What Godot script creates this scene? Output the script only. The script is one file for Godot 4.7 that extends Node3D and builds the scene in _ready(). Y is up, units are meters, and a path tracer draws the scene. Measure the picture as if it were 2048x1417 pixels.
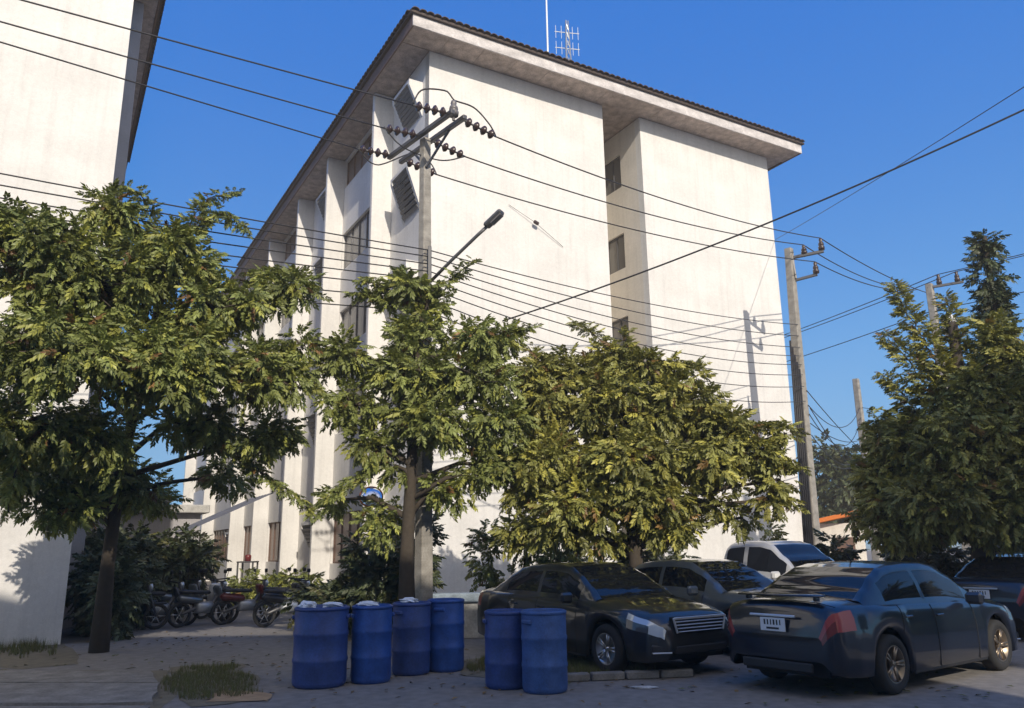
extends Node3D

var rng := RandomNumberGenerator.new()
var used := {}
var M := {}
var spray_mesh: ArrayMesh
var tile_mesh: ArrayMesh


# crowns: centre and half sizes of each mass of leaves; shoots: the line each leafy shoot follows
const TREE_A_LOBES := [
	[-6.84, 2.67, -15.13, 0.64, 0.37, 0.54],
	[-7.65, 2.42, -13.60, 0.70, 0.35, 0.60],
	[-6.63, 5.81, -11.88, 1.44, 0.83, 1.22],
	[-7.16, 6.26, -11.09, 0.93, 0.51, 0.79],
	[-5.69, 6.30, -12.35, 0.92, 0.74, 0.78],
	[-6.51, 7.02, -11.94, 0.65, 0.39, 0.56],
	[-4.94, 5.62, -12.67, 1.00, 0.65, 0.85],
	[-3.95, 6.09, -13.22, 0.62, 0.49, 0.53],
	[-6.64, 4.58, -11.18, 1.25, 0.71, 1.06],
	[-5.40, 4.54, -12.04, 1.27, 0.80, 1.08],
	[-4.20, 4.55, -12.93, 0.96, 0.61, 0.82],
	[-7.38, 3.60, -11.90, 0.99, 0.63, 0.84],
	[-6.73, 3.48, -12.73, 0.83, 0.69, 0.71],
	[-5.39, 3.83, -13.57, 0.80, 0.56, 0.68],
	[-4.43, 3.63, -14.12, 0.76, 0.47, 0.65],
	[-8.01, 2.91, -13.39, 0.90, 0.45, 0.77],
	[-7.30, 2.99, -14.46, 1.04, 0.57, 0.88],
	[-3.66, 5.16, -13.30, 0.40, 0.40, 0.34],
	[-5.48, 3.14, -15.46, 0.53, 0.47, 0.45],
]
const TREE_B_LOBES := [
	[-1.14, 2.71, -14.86, 0.53, 0.43, 0.45],
	[-0.16, 3.21, -15.00, 0.58, 0.48, 0.49],
	[-3.25, 2.61, -15.05, 0.44, 0.35, 0.38],
	[-2.20, 6.57, -14.64, 0.59, 0.46, 0.50],
	[-1.67, 6.39, -14.71, 0.52, 0.57, 0.44],
	[-1.76, 5.68, -14.70, 0.71, 0.57, 0.61],
	[-0.70, 5.54, -14.58, 0.80, 0.39, 0.68],
	[-0.08, 5.58, -14.60, 0.33, 0.28, 0.28],
	[-3.13, 5.20, -14.47, 0.71, 0.43, 0.61],
	[-1.93, 4.90, -14.67, 1.00, 0.62, 0.85],
	[-0.61, 4.76, -14.59, 0.94, 0.56, 0.80],
	[-2.92, 4.31, -14.51, 0.71, 0.52, 0.61],
	[-1.53, 3.92, -14.52, 0.98, 0.56, 0.84],
	[-0.39, 3.94, -14.79, 0.81, 0.62, 0.69],
	[-2.63, 3.57, -14.56, 0.62, 0.38, 0.52],
	[-2.18, 3.20, -14.64, 0.43, 0.30, 0.36],
	[-0.62, 3.10, -14.79, 0.57, 0.47, 0.48],
	[-2.49, 2.23, -15.00, 0.54, 0.49, 0.46],
]
const TREE_C_LOBES := [
	[0.10, 2.02, -15.40, 0.54, 0.30, 0.46],
	[1.60, 1.86, -15.32, 0.59, 0.25, 0.50],
	[2.90, 1.98, -15.23, 0.75, 0.30, 0.63],
	[3.81, 2.43, -15.33, 0.51, 0.30, 0.43],
	[0.49, 5.02, -15.19, 0.59, 0.49, 0.50],
	[0.85, 2.01, -15.18, 0.78, 0.29, 0.66],
	[5.16, 3.70, -15.04, 0.41, 0.29, 0.35],
	[2.11, 5.36, -15.46, 0.60, 0.45, 0.51],
	[1.25, 5.04, -15.55, 0.90, 0.55, 0.77],
	[2.76, 5.07, -15.56, 0.76, 0.43, 0.65],
	[0.53, 4.41, -15.39, 0.84, 0.74, 0.71],
	[1.99, 4.27, -15.27, 1.28, 0.84, 1.09],
	[3.39, 4.38, -15.43, 1.01, 0.76, 0.86],
	[4.17, 3.79, -15.24, 0.86, 0.56, 0.73],
	[4.67, 3.34, -15.09, 0.66, 0.41, 0.56],
	[4.97, 2.86, -15.00, 0.46, 0.35, 0.39],
	[0.79, 3.22, -15.18, 1.07, 0.73, 0.91],
	[2.28, 3.18, -15.03, 1.27, 0.73, 1.08],
	[3.72, 3.22, -15.15, 1.05, 0.55, 0.89],
	[1.12, 2.41, -14.96, 0.91, 0.43, 0.78],
	[2.52, 2.52, -14.99, 1.07, 0.49, 0.91],
	[4.77, 2.49, -15.06, 0.46, 0.35, 0.39],
	[0.21, 2.85, -15.20, 0.54, 0.59, 0.46],
	[4.33, 2.19, -15.40, 0.39, 0.36, 0.33],
]
const TREE_D_LOBES := [
	[9.53, 4.59, -15.97, 1.01, 0.78, 0.86],
	[10.09, 5.34, -15.86, 0.60, 0.96, 0.51],
	[8.43, 3.38, -16.36, 1.24, 1.00, 1.05],
	[9.35, 3.55, -15.85, 1.65, 1.48, 1.40],
	[7.67, 2.91, -16.73, 0.89, 0.83, 0.75],
	[8.63, 2.40, -16.03, 1.87, 0.88, 1.59],
	[7.80, 2.14, -16.66, 1.06, 0.65, 0.90],
	[10.46, 4.20, -15.62, 1.21, 1.81, 1.03],
	[9.91, 2.54, -15.51, 1.42, 1.18, 1.20],
	[7.99, 3.99, -16.80, 0.72, 0.50, 0.61],
]
const TREE_A_SHOOTS := [
	[[-5.93, 6.61, -12.46], [-6.05, 7.22, -12.40], [-6.16, 7.50, -12.13], [-6.33, 7.47, -11.81]],
	[[-5.53, 6.86, -12.64], [-5.38, 7.39, -12.71], [-5.14, 7.74, -12.81], [-4.78, 7.86, -12.95]],
	[[-5.46, 6.96, -12.67], [-5.12, 7.40, -12.81], [-4.81, 7.34, -12.93], [-4.58, 7.13, -13.02]],
	[[-4.74, 6.31, -13.17], [-4.19, 6.55, -13.36], [-3.78, 6.48, -13.48], [-3.49, 6.14, -13.56]],
	[[-4.96, 3.46, -14.16], [-4.45, 2.98, -14.32], [-3.94, 2.63, -14.47], [-3.50, 2.23, -14.59]],
	[[-7.13, 6.61, -11.35], [-7.36, 6.61, -10.96], [-7.55, 6.52, -10.59]],
	[[-7.50, 3.25, -12.06], [-7.55, 2.64, -12.03], [-7.61, 2.20, -11.99]],
	[[-3.98, 5.05, -13.21], [-3.56, 4.72, -13.33], [-3.22, 4.20, -13.42]],
]
const TREE_B_SHOOTS := [
	[[-1.67, 6.39, -14.71], [-1.34, 6.70, -14.74], [-0.99, 6.92, -14.67], [-0.71, 7.17, -14.58]],
	[[-2.33, 6.27, -14.62], [-2.76, 6.45, -14.54], [-3.06, 6.40, -14.38]],
	[[-2.34, 6.57, -14.61], [-2.70, 6.72, -14.45], [-2.91, 6.63, -14.31]],
	[[-0.41, 5.54, -14.59], [0.06, 5.73, -14.60], [0.40, 5.77, -14.59]],
	[[-2.36, 3.29, -14.61], [-2.92, 2.89, -14.51], [-3.40, 2.55, -14.30]],
	[[-3.12, 5.06, -14.47], [-3.56, 4.95, -14.37], [-3.81, 4.75, -14.30]],
	[[-1.77, 6.38, -14.69], [-2.01, 6.89, -14.66], [-2.16, 7.04, -14.64]],
]
const TREE_C_SHOOTS := [
	[[2.14, 5.11, -15.45], [1.92, 5.53, -15.48], [1.59, 5.94, -15.52], [1.19, 6.16, -15.55]],
	[[2.95, 5.11, -15.52], [3.44, 5.23, -15.42], [3.76, 5.11, -15.35]],
	[[4.44, 3.83, -15.16], [4.89, 3.90, -15.03], [5.21, 3.85, -14.92]],
	[[4.66, 3.24, -15.10], [5.08, 3.13, -14.96], [5.36, 3.04, -14.86]],
	[[2.25, 5.30, -15.44], [2.27, 5.72, -15.43], [2.40, 5.97, -15.41]],
	[[0.75, 5.13, -15.48], [0.46, 5.45, -15.49], [0.31, 5.66, -15.50]],
	[[4.77, 2.49, -15.06], [5.10, 2.44, -14.95], [5.25, 2.30, -14.90]],
]
const TREE_D_SHOOTS := [
	[[9.09, 4.85, -16.23], [8.82, 5.75, -16.38], [8.56, 6.52, -16.51], [8.38, 7.24, -16.61]],
	[[8.81, 4.55, -16.27], [8.55, 5.17, -16.41], [8.27, 5.75, -16.55], [8.04, 6.12, -16.66]],
	[[8.54, 3.95, -16.41], [8.35, 4.55, -16.51], [8.14, 4.95, -16.61], [7.92, 5.21, -16.72]],
	[[9.49, 5.41, -16.34], [9.43, 6.30, -16.38], [9.37, 6.87, -16.41]],
]


# ---------------------------------------------------------------- mesh builder
class MB:
	var st := SurfaceTool.new()

	func _init(smooth := false):
		st.begin(Mesh.PRIMITIVE_TRIANGLES)
		st.set_smooth_group(0 if smooth else -1)

	func tri(a: Vector3, b: Vector3, c: Vector3, out: Vector3):
		if (c - a).cross(b - a).dot(out) < 0.0:
			var t := b
			b = c
			c = t
		st.add_vertex(a)
		st.add_vertex(b)
		st.add_vertex(c)

	func face(a: Vector3, b: Vector3, c: Vector3, d: Vector3, out: Vector3):
		tri(a, b, c, out)
		tri(a, c, d, out)

	func box(c: Vector3, s: Vector3, b := Basis()):
		var h := s * 0.5
		for ax in 3:
			var u := (ax + 1) % 3
			var v := (ax + 2) % 3
			for sg in [-1.0, 1.0]:
				var p := []
				for k in [[-1, -1], [1, -1], [1, 1], [-1, 1]]:
					var q := Vector3()
					q[ax] = h[ax] * sg
					q[u] = h[u] * k[0]
					q[v] = h[v] * k[1]
					p.append(c + b * q)
				var n := Vector3()
				n[ax] = sg
				face(p[0], p[1], p[2], p[3], b * n)

	func bevel_box(c: Vector3, s: Vector3, r: float, b := Basis()):
		var h := s * 0.5
		var at := func(ax: int, sx: float, sy: float, sz: float) -> Vector3:
			var q := Vector3(sx * h.x, sy * h.y, sz * h.z)
			var sg := Vector3(sx, sy, sz)
			for k in 3:
				if k != ax:
					q[k] -= sg[k] * r
			return c + b * q
		for ax in 3:
			var u := (ax + 1) % 3
			var v := (ax + 2) % 3
			for sg in [-1.0, 1.0]:
				var p := []
				for k in [[-1.0, -1.0], [1.0, -1.0], [1.0, 1.0], [-1.0, 1.0]]:
					var q := Vector3()
					q[ax] = sg
					q[u] = k[0]
					q[v] = k[1]
					p.append(at.call(ax, q.x, q.y, q.z))
				var n := Vector3()
				n[ax] = sg
				face(p[0], p[1], p[2], p[3], b * n)
			for su in [-1.0, 1.0]:
				for sv in [-1.0, 1.0]:
					var e := []
					for t in [[u, -1.0], [u, 1.0], [v, 1.0], [v, -1.0]]:
						var q2 := Vector3()
						q2[ax] = t[1]
						q2[u] = su
						q2[v] = sv
						e.append(at.call(t[0], q2.x, q2.y, q2.z))
					var n2 := Vector3()
					n2[u] = su
					n2[v] = sv
					face(e[0], e[1], e[2], e[3], b * n2)
		for sx in [-1.0, 1.0]:
			for sy in [-1.0, 1.0]:
				for sz in [-1.0, 1.0]:
					tri(at.call(0, sx, sy, sz), at.call(1, sx, sy, sz), at.call(2, sx, sy, sz), b * Vector3(sx, sy, sz))

	func tube(pts: Array, radii: Array, sides := 8, caps := true):
		var rings := []
		var up := Vector3(0.13, 0.91, 0.37)
		for i in pts.size():
			var a: Vector3 = pts[maxi(i - 1, 0)]
			var b: Vector3 = pts[mini(i + 1, pts.size() - 1)]
			var d := (b - a).normalized()
			if absf(d.dot(up)) > 0.98:
				up = Vector3(0.9, 0.1, 0.3)
			var x := up.cross(d).normalized()
			var y := d.cross(x).normalized()
			up = y
			var r: float = radii[mini(i, radii.size() - 1)]
			var ring := []
			for k in sides:
				var t := TAU * k / sides
				ring.append(pts[i] + (x * cos(t) + y * sin(t)) * r)
			rings.append(ring)
		for i in pts.size() - 1:
			for k in sides:
				var k2 := (k + 1) % sides
				var m: Vector3 = (rings[i][k] + rings[i][k2] + rings[i + 1][k] + rings[i + 1][k2]) * 0.25
				face(rings[i][k], rings[i][k2], rings[i + 1][k2], rings[i + 1][k], m - (pts[i] + pts[i + 1]) * 0.5)
		if caps:
			for e in [0, pts.size() - 1]:
				var o: Vector3 = pts[0] - pts[1] if e == 0 else pts[e] - pts[e - 1]
				for k in sides:
					tri(pts[e], rings[e][k], rings[e][(k + 1) % sides], o)

	func lathe(profile: Array, segs: int, xf := Transform3D()):
		for i in profile.size() - 1:
			var p: Vector2 = profile[i]
			var q: Vector2 = profile[i + 1]
			var nr := q.y - p.y
			var ny := p.x - q.x
			for k in segs:
				var a := TAU * k / segs
				var b := TAU * (k + 1) / segs
				var da := Vector3(cos(a), 0, sin(a))
				var db := Vector3(cos(b), 0, sin(b))
				var mid := (da + db).normalized()
				var out := xf.basis * (mid * nr + Vector3(0, ny, 0))
				var v := [xf * (da * p.x + Vector3(0, p.y, 0)), xf * (db * p.x + Vector3(0, p.y, 0)), xf * (db * q.x + Vector3(0, q.y, 0)), xf * (da * q.x + Vector3(0, q.y, 0))]
				if p.x > 0.0001:
					tri(v[0], v[1], v[2], out)
				if q.x > 0.0001:
					tri(v[0], v[2], v[3], out)

	func mesh(m: Material) -> ArrayMesh:
		st.generate_normals()
		st.set_material(m)
		return st.commit()


# ---------------------------------------------------------------- nodes
func numbered(called: String) -> String:
	var n: int = used.get(called, 0)
	used[called] = n + 1
	return called if n == 0 else "%s_%03d" % [called, n]


func tag(o: Node3D, label: String, category: String, group := "", kind := ""):
	if label:
		o.set_meta("label", label)
	if category:
		o.set_meta("category", category)
	if group:
		o.set_meta("group", group)
	if kind:
		o.set_meta("kind", kind)


func thing(called: String, label: String, category: String, at := Vector3.ZERO, turn := 0.0, group := "") -> Node3D:
	var o := Node3D.new()
	o.name = numbered(called)
	add_child(o)
	o.position = at
	o.rotation.y = turn
	tag(o, label, category, group)
	return o


func node_of(mesh: Mesh, called: String, parent: Node) -> MeshInstance3D:
	var o := MeshInstance3D.new()
	o.mesh = mesh
	o.name = called if parent != self else numbered(called)
	parent.add_child(o, true)
	return o


func part(called: String, mb: MB, m: Material, parent: Node) -> MeshInstance3D:
	return node_of(mb.mesh(m), called, parent)


func box_part(called: String, c: Vector3, s: Vector3, m: Material, parent: Node, bevel := 0.0, b := Basis()) -> MeshInstance3D:
	var mb := MB.new()
	if bevel > 0.0:
		mb.bevel_box(c, s, bevel, b)
	else:
		mb.box(c, s, b)
	return part(called, mb, m, parent)


func setting(called: String, mb: MB, m: Material) -> MeshInstance3D:
	var o := part(called, mb, m, self)
	o.set_meta("kind", "structure")
	return o


# ---------------------------------------------------------------- materials
func grey_texture(seed_n: int, fine: float, coarse: float, low: float, fine_share: float, size := 512, speck := 0.0, streak := 0.0) -> Array:
	var f := FastNoiseLite.new()
	f.seed = seed_n
	f.frequency = fine
	f.fractal_octaves = 3
	var c := FastNoiseLite.new()
	c.seed = seed_n + 7
	c.frequency = coarse
	c.fractal_octaves = 4
	var a := f.get_seamless_image(size, size)
	var b := c.get_seamless_image(size, size)
	var im := Image.create(size, size, true, Image.FORMAT_RGB8)
	var r := RandomNumberGenerator.new()
	r.seed = seed_n
	for y in size:
		for x in size:
			var v := a.get_pixel(x, y).r * fine_share + b.get_pixel(x, y).r * (1.0 - fine_share)
			v = low + (1.0 - low) * v
			if streak > 0.0:
				var u := float(x) / size * TAU
				var drip := f.get_noise_3d(cos(u) * 60.0, sin(u) * 60.0, y * 0.03) * 0.6 + f.get_noise_3d(cos(u) * 170.0, sin(u) * 170.0, y * 0.05) * 0.4
				v = clampf(v - streak * maxf(drip, 0.0) * 2.0, 0.0, 1.0)
			if speck > 0.0:
				v = clampf(v + (r.randf() - 0.5) * speck, 0.0, 1.0)
			im.set_pixel(x, y, Color(v, v, v))
	var bump := im.duplicate()
	bump.bump_map_to_normal_map(4.0)
	im.generate_mipmaps()
	bump.generate_mipmaps()
	return [ImageTexture.create_from_image(im), ImageTexture.create_from_image(bump)]


func lin(r: float, g: float, b: float) -> Color:
	return Color(r, g, b).linear_to_srgb()


func mat(c: Color, rough := 0.8, metal := 0.0) -> StandardMaterial3D:
	var m := StandardMaterial3D.new()
	m.albedo_color = c
	m.roughness = rough
	m.metallic = metal
	return m


func surf(c: Color, rough: float, tex: Array, scale: float, bump := 0.4) -> StandardMaterial3D:
	var m := mat(c, rough)
	m.albedo_texture = tex[0]
	m.uv1_triplanar = true
	m.uv1_world_triplanar = true
	m.uv1_scale = Vector3.ONE * scale
	if bump > 0.0:
		m.normal_enabled = true
		m.normal_texture = tex[1]
		m.normal_scale = bump
	return m


func paint(c: Color, metal := 0.25) -> StandardMaterial3D:
	var m := mat(c, 0.32, metal)
	m.clearcoat_enabled = true
	m.clearcoat = 1.0
	m.clearcoat_roughness = 0.04
	return m


func make_materials():
	var stucco := grey_texture(11, 0.09, 0.008, 0.86, 0.40, 512, 0.06, 0.05)
	var rough := grey_texture(23, 0.2, 0.010, 0.76, 0.3, 512, 0.16)
	var conc := grey_texture(37, 0.06, 0.01, 0.6, 0.4, 512, 0.12)
	var grain := grey_texture(41, 0.05, 0.02, 0.55, 0.5, 256, 0.1)
	M.wall = surf(lin(0.84, 0.825, 0.80), 0.9, stucco, 0.16, 0.25)
	M.wall_inner = surf(lin(0.86, 0.81, 0.73), 0.9, stucco, 0.16, 0.25)
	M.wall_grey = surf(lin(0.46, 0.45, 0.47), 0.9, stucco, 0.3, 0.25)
	M.soffit = surf(lin(0.74, 0.61, 0.54), 0.85, conc, 0.5, 0.2)
	M.fascia = surf(lin(0.92, 0.87, 0.86), 0.7, conc, 0.4, 0.1)
	M.tile = surf(lin(0.11, 0.075, 0.065), 0.6, grain, 1.2, 0.3)
	M.asphalt = surf(lin(0.27, 0.252, 0.235), 0.92, rough, 0.8, 0.15)
	M.path = surf(lin(0.36, 0.335, 0.30), 0.9, conc, 0.5, 0.6)
	M.kerb = surf(lin(0.32, 0.31, 0.29), 0.9, conc, 0.8, 0.4)
	M.soil = surf(lin(0.22, 0.19, 0.13), 0.95, rough, 0.7, 0.8)
	M.sand = surf(lin(0.5, 0.33, 0.18), 0.95, rough, 0.9, 0.5)
	M.pole = surf(lin(0.50, 0.47, 0.42), 0.85, conc, 0.7, 0.35)
	M.trunk = surf(lin(0.085, 0.068, 0.05), 0.95, rough, 1.6, 1.0)
	M.palm_trunk = surf(lin(0.2, 0.17, 0.14), 0.95, rough, 1.6, 0.8)
	M.drum = surf(lin(0.04, 0.13, 0.50), 0.42, conc, 0.9, 0.08)
	M.drum_dull = surf(lin(0.055, 0.11, 0.37), 0.5, conc, 0.8, 0.08)
	M.drum_faded = surf(lin(0.075, 0.17, 0.46), 0.6, conc, 1.1, 0.08)
	M.bag = mat(lin(0.7, 0.74, 0.8), 0.4)
	M.wood = surf(lin(0.26, 0.155, 0.115), 0.7, grain, 2.0, 0.3)
	M.pane_brown = surf(lin(0.42, 0.28, 0.22), 0.35, grain, 1.4, 0.1)
	M.pane_grey = mat(lin(0.16, 0.155, 0.15), 0.2)
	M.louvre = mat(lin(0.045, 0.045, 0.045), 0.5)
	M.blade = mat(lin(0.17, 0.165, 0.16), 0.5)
	M.steel = mat(lin(0.13, 0.13, 0.135), 0.5, 0.6)
	M.galv = mat(lin(0.42, 0.44, 0.46), 0.45, 0.7)
	M.white_metal = mat(lin(0.72, 0.74, 0.76), 0.5, 0.1)
	M.insulator = mat(lin(0.045, 0.028, 0.026), 0.25)
	M.insulator_grey = mat(lin(0.16, 0.15, 0.15), 0.3)
	M.wire = mat(lin(0.022, 0.022, 0.026), 0.6)
	M.red = mat(lin(0.55, 0.04, 0.03), 0.5)
	M.maroon = mat(lin(0.12, 0.015, 0.012), 0.35)
	M.orange = mat(lin(0.62, 0.17, 0.03), 0.6)
	M.mirror = mat(lin(0.8, 0.85, 0.9), 0.05, 1.0)
	M.roof_grey = surf(lin(0.26, 0.26, 0.28), 0.6, conc, 0.7, 0.2)
	M.roof_white = surf(lin(0.78, 0.77, 0.74), 0.7, conc, 0.5, 0.2)
	M.blue_white = surf(lin(0.42, 0.52, 0.62), 0.8, conc, 0.8, 0.3)
	M.tyre = mat(lin(0.022, 0.022, 0.022), 0.85)
	M.rim = mat(lin(0.50, 0.49, 0.47), 0.28, 0.85)
	M.rim_sun_tint = mat(lin(0.26, 0.21, 0.155), 0.35, 0.8)  # warm tint of sunlight put into the rim colour
	M.dark = mat(lin(0.012, 0.012, 0.013), 0.8)
	M.plastic = mat(lin(0.02, 0.02, 0.022), 0.5)
	M.chrome = mat(lin(0.74, 0.76, 0.79), 0.28, 0.6)
	M.car_glass = mat(lin(0.012, 0.014, 0.018), 0.04)
	M.lamp_clear = mat(lin(0.55, 0.6, 0.64), 0.1, 0.35)
	M.lamp_dark_red = mat(lin(0.16, 0.03, 0.03), 0.12)
	M.lamp_dim = mat(lin(0.10, 0.11, 0.12), 0.08, 0.3)
	M.lamp_red = mat(lin(0.28, 0.014, 0.014), 0.12)
	M.lamp_red.clearcoat_enabled = true
	M.lamp_red.clearcoat = 1.0
	M.plate = mat(lin(0.72, 0.74, 0.76), 0.4)
	M.ink = mat(lin(0.03, 0.03, 0.03), 0.6)
	M.grey_paint = paint(lin(0.022, 0.024, 0.026), 0.3)
	M.silver_paint = paint(lin(0.14, 0.16, 0.175), 0.4)
	M.white_paint = paint(lin(0.56, 0.57, 0.58), 0.1)
	M.navy_paint = paint(lin(0.008, 0.012, 0.022), 0.2)
	M.navy2_paint = paint(lin(0.01, 0.016, 0.03), 0.2)
	var lf := mat(Color.WHITE, 0.5)
	lf.vertex_color_use_as_albedo = true
	lf.backlight_enabled = true
	lf.backlight = Color(0.5, 0.5, 0.42)
	M.leaf = lf
	var gr := mat(Color.WHITE, 0.7)
	gr.vertex_color_use_as_albedo = true
	M.grass = gr


# ---------------------------------------------------------------- foliage
func make_spray() -> ArrayMesh:
	# a short pinnate leaf: an arching stalk with pairs of drooping leaflets
	var mb := MB.new()
	var nodes := 5
	var at := func(t: float) -> Vector3: return Vector3(0, 0.10 * t - 0.26 * t * t, 0.33 * t)
	for i in nodes:
		var t := 0.22 + 0.70 * i / (nodes - 1.0)
		var p: Vector3 = at.call(t)
		var size := 0.165 * (1.0 - 0.3 * absf(t - 0.5) * 2.0)
		for s in [-1.0, 1.0]:
			var d := Vector3(s * 0.70, -0.72 - 0.35 * sin(i * 2.7 + s), 0.40 + 0.2 * cos(i * 1.9)).normalized()
			leaflet(mb, p, d, size, 0.075)
	leaflet(mb, at.call(0.97), Vector3(0, -0.62, 0.78).normalized(), 0.16, 0.075)
	var a: Vector3 = at.call(0.0)
	for i in 3:
		var b: Vector3 = at.call((i + 1) / 3.0)
		mb.face(a + Vector3(0.005, 0, 0), a - Vector3(0.005, 0, 0), b - Vector3(0.003, 0, 0), b + Vector3(0.003, 0, 0), Vector3.UP)
		a = b
	return mb.mesh(M.leaf)


func leaflet(mb: MB, p: Vector3, d: Vector3, length: float, width: float):
	var side := d.cross(Vector3.UP).normalized() * width * 0.5
	var up := side.cross(d).normalized()
	if up.y < 0.0:
		up = -up
	var mid := p + d * length * 0.45 - up * 0.012
	var tip := p + d * length - Vector3(0, length * 0.14, 0)
	mb.tri(p, mid + side + up * 0.014, tip, up)
	mb.tri(p, mid - side + up * 0.014, tip, up)


func leaf_colour(kind: String) -> Color:
	var c := Color(0.195, 0.225, 0.062)
	var u := rng.randf()
	if kind == "yellowish":
		c = Color(0.225, 0.23, 0.06)
		if u < 0.30:
			c = Color(0.34, 0.32, 0.065)
		elif u < 0.325:
			c = Color(0.22, 0.13, 0.04)
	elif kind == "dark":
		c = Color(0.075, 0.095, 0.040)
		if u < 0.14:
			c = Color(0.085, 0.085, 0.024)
	else:
		if u < 0.20:
			c = Color(0.30, 0.31, 0.065)
		elif u < 0.215:
			c = Color(0.20, 0.11, 0.04)
	var k := rng.randf_range(0.65, 1.3)
	return Color(c.r * k, c.g * k, c.b * k)


func spray_at(list: Array, p: Vector3, dir: Vector3, size: float, kind: String, tone := 1.0):
	var f := dir.normalized()
	if absf(f.y) > 0.96:
		f = (f + Vector3(0.3, 0, 0.2)).normalized()
	var x := Vector3.UP.cross(f).normalized()
	var y := f.cross(x).normalized()
	var b := Basis(x, y, f).rotated(f, rng.randf_range(-1.3, 1.3)).scaled(Vector3.ONE * size)
	list.append([Transform3D(b, p), leaf_colour(kind) * tone])


func ball() -> Vector3:
	var v := Vector3(rng.randfn(), rng.randfn(), rng.randfn())
	return v.normalized()


func fill_lobe(list: Array, tips: Array, c: Vector3, r: Vector3, kind: String, cover: float, size: float):
	# clumps of leaves through the outer part of an ellipsoid, with gaps between the clumps
	r = Vector3(maxf(r.x - 0.16, 0.12), maxf(r.y - 0.16, 0.1), maxf(r.z - 0.16, 0.12))
	var area := 4.0 * PI * pow((pow(r.x * r.y, 1.6) + pow(r.x * r.z, 1.6) + pow(r.y * r.z, 1.6)) / 3.0, 1.0 / 1.6)
	var reach := 0.30 * size
	var n := maxi(3, int(cover * area / (PI * reach * reach)))
	for i in n:
		var d := ball()
		var lump := 0.88 + 0.2 * sin(d.x * 5.0 + c.x * 3.0) * cos(d.z * 4.0 + c.y * 2.0)
		var k := (0.4 + 0.6 * pow(rng.randf(), 0.5)) * lump
		var p := c + d * r * k
		tips.append([c, p])
		fill_clump(list, p, reach * rng.randf_range(0.7, 1.3), kind, size, d)


func fill_clump(list: Array, p: Vector3, reach: float, kind: String, size: float, outward: Vector3):
	var tone := rng.randf_range(0.75, 1.25)
	for j in rng.randi_range(13, 18):
		var e := ball()
		var q := p + e * Vector3(1.05, 1.0, 1.05) * reach * rng.randf_range(0.2, 1.0)
		var f := Vector3(e.x, e.y * 0.95, e.z) + outward * 0.3
		spray_at(list, q, f, size * rng.randf_range(0.75, 1.2), kind, tone)


func fill_shoot(list: Array, tips: Array, pts: Array, kind: String, size: float, fat: float):
	var curve := Curve3D.new()
	for i in pts.size():
		var a: Vector3 = pts[maxi(i - 1, 0)]
		var b: Vector3 = pts[mini(i + 1, pts.size() - 1)]
		curve.add_point(pts[i], (a - b) / 6.0, (b - a) / 6.0)
	var length := curve.get_baked_length()
	var n := int(length / 0.05)
	var last: Vector3 = pts[0]
	for i in n:
		var t := float(i) / n
		var p := curve.sample_baked(t * length, true)
		var q := curve.sample_baked(minf(t * length + 0.1, length), true)
		var along_it := (q - p).normalized()
		var w := fat * (1.0 - 0.55 * t)
		for j in (4 if fat < 0.2 else 9):
			var a := rng.randf() * TAU
			var e := Vector3(cos(a), rng.randf_range(-0.5, 0.7), sin(a))
			spray_at(list, p + e * w * rng.randf(), e + along_it * 0.6, size * (1.0 - 0.3 * t) * rng.randf_range(0.7, 1.0), kind, 1.0)
		if i % 4 == 0:
			tips.append([last, p])
			last = p


func vary(v: float) -> Vector3:
	return Vector3(rng.randf_range(-v, v), rng.randf_range(-v, v), rng.randf_range(-v, v))


func crown_of(root: Node3D, list: Array, called: String):
	var mm := MultiMesh.new()
	mm.transform_format = MultiMesh.TRANSFORM_3D
	mm.use_colors = true
	mm.mesh = spray_mesh
	mm.instance_count = list.size()
	for i in list.size():
		var t: Transform3D = list[i][0]
		t.origin -= root.position
		mm.set_instance_transform(i, t)
		mm.set_instance_color(i, list[i][1])
	var o := MultiMeshInstance3D.new()
	o.multimesh = mm
	o.name = called
	o.set_meta("kind", "stuff")
	root.add_child(o, true)


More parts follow.
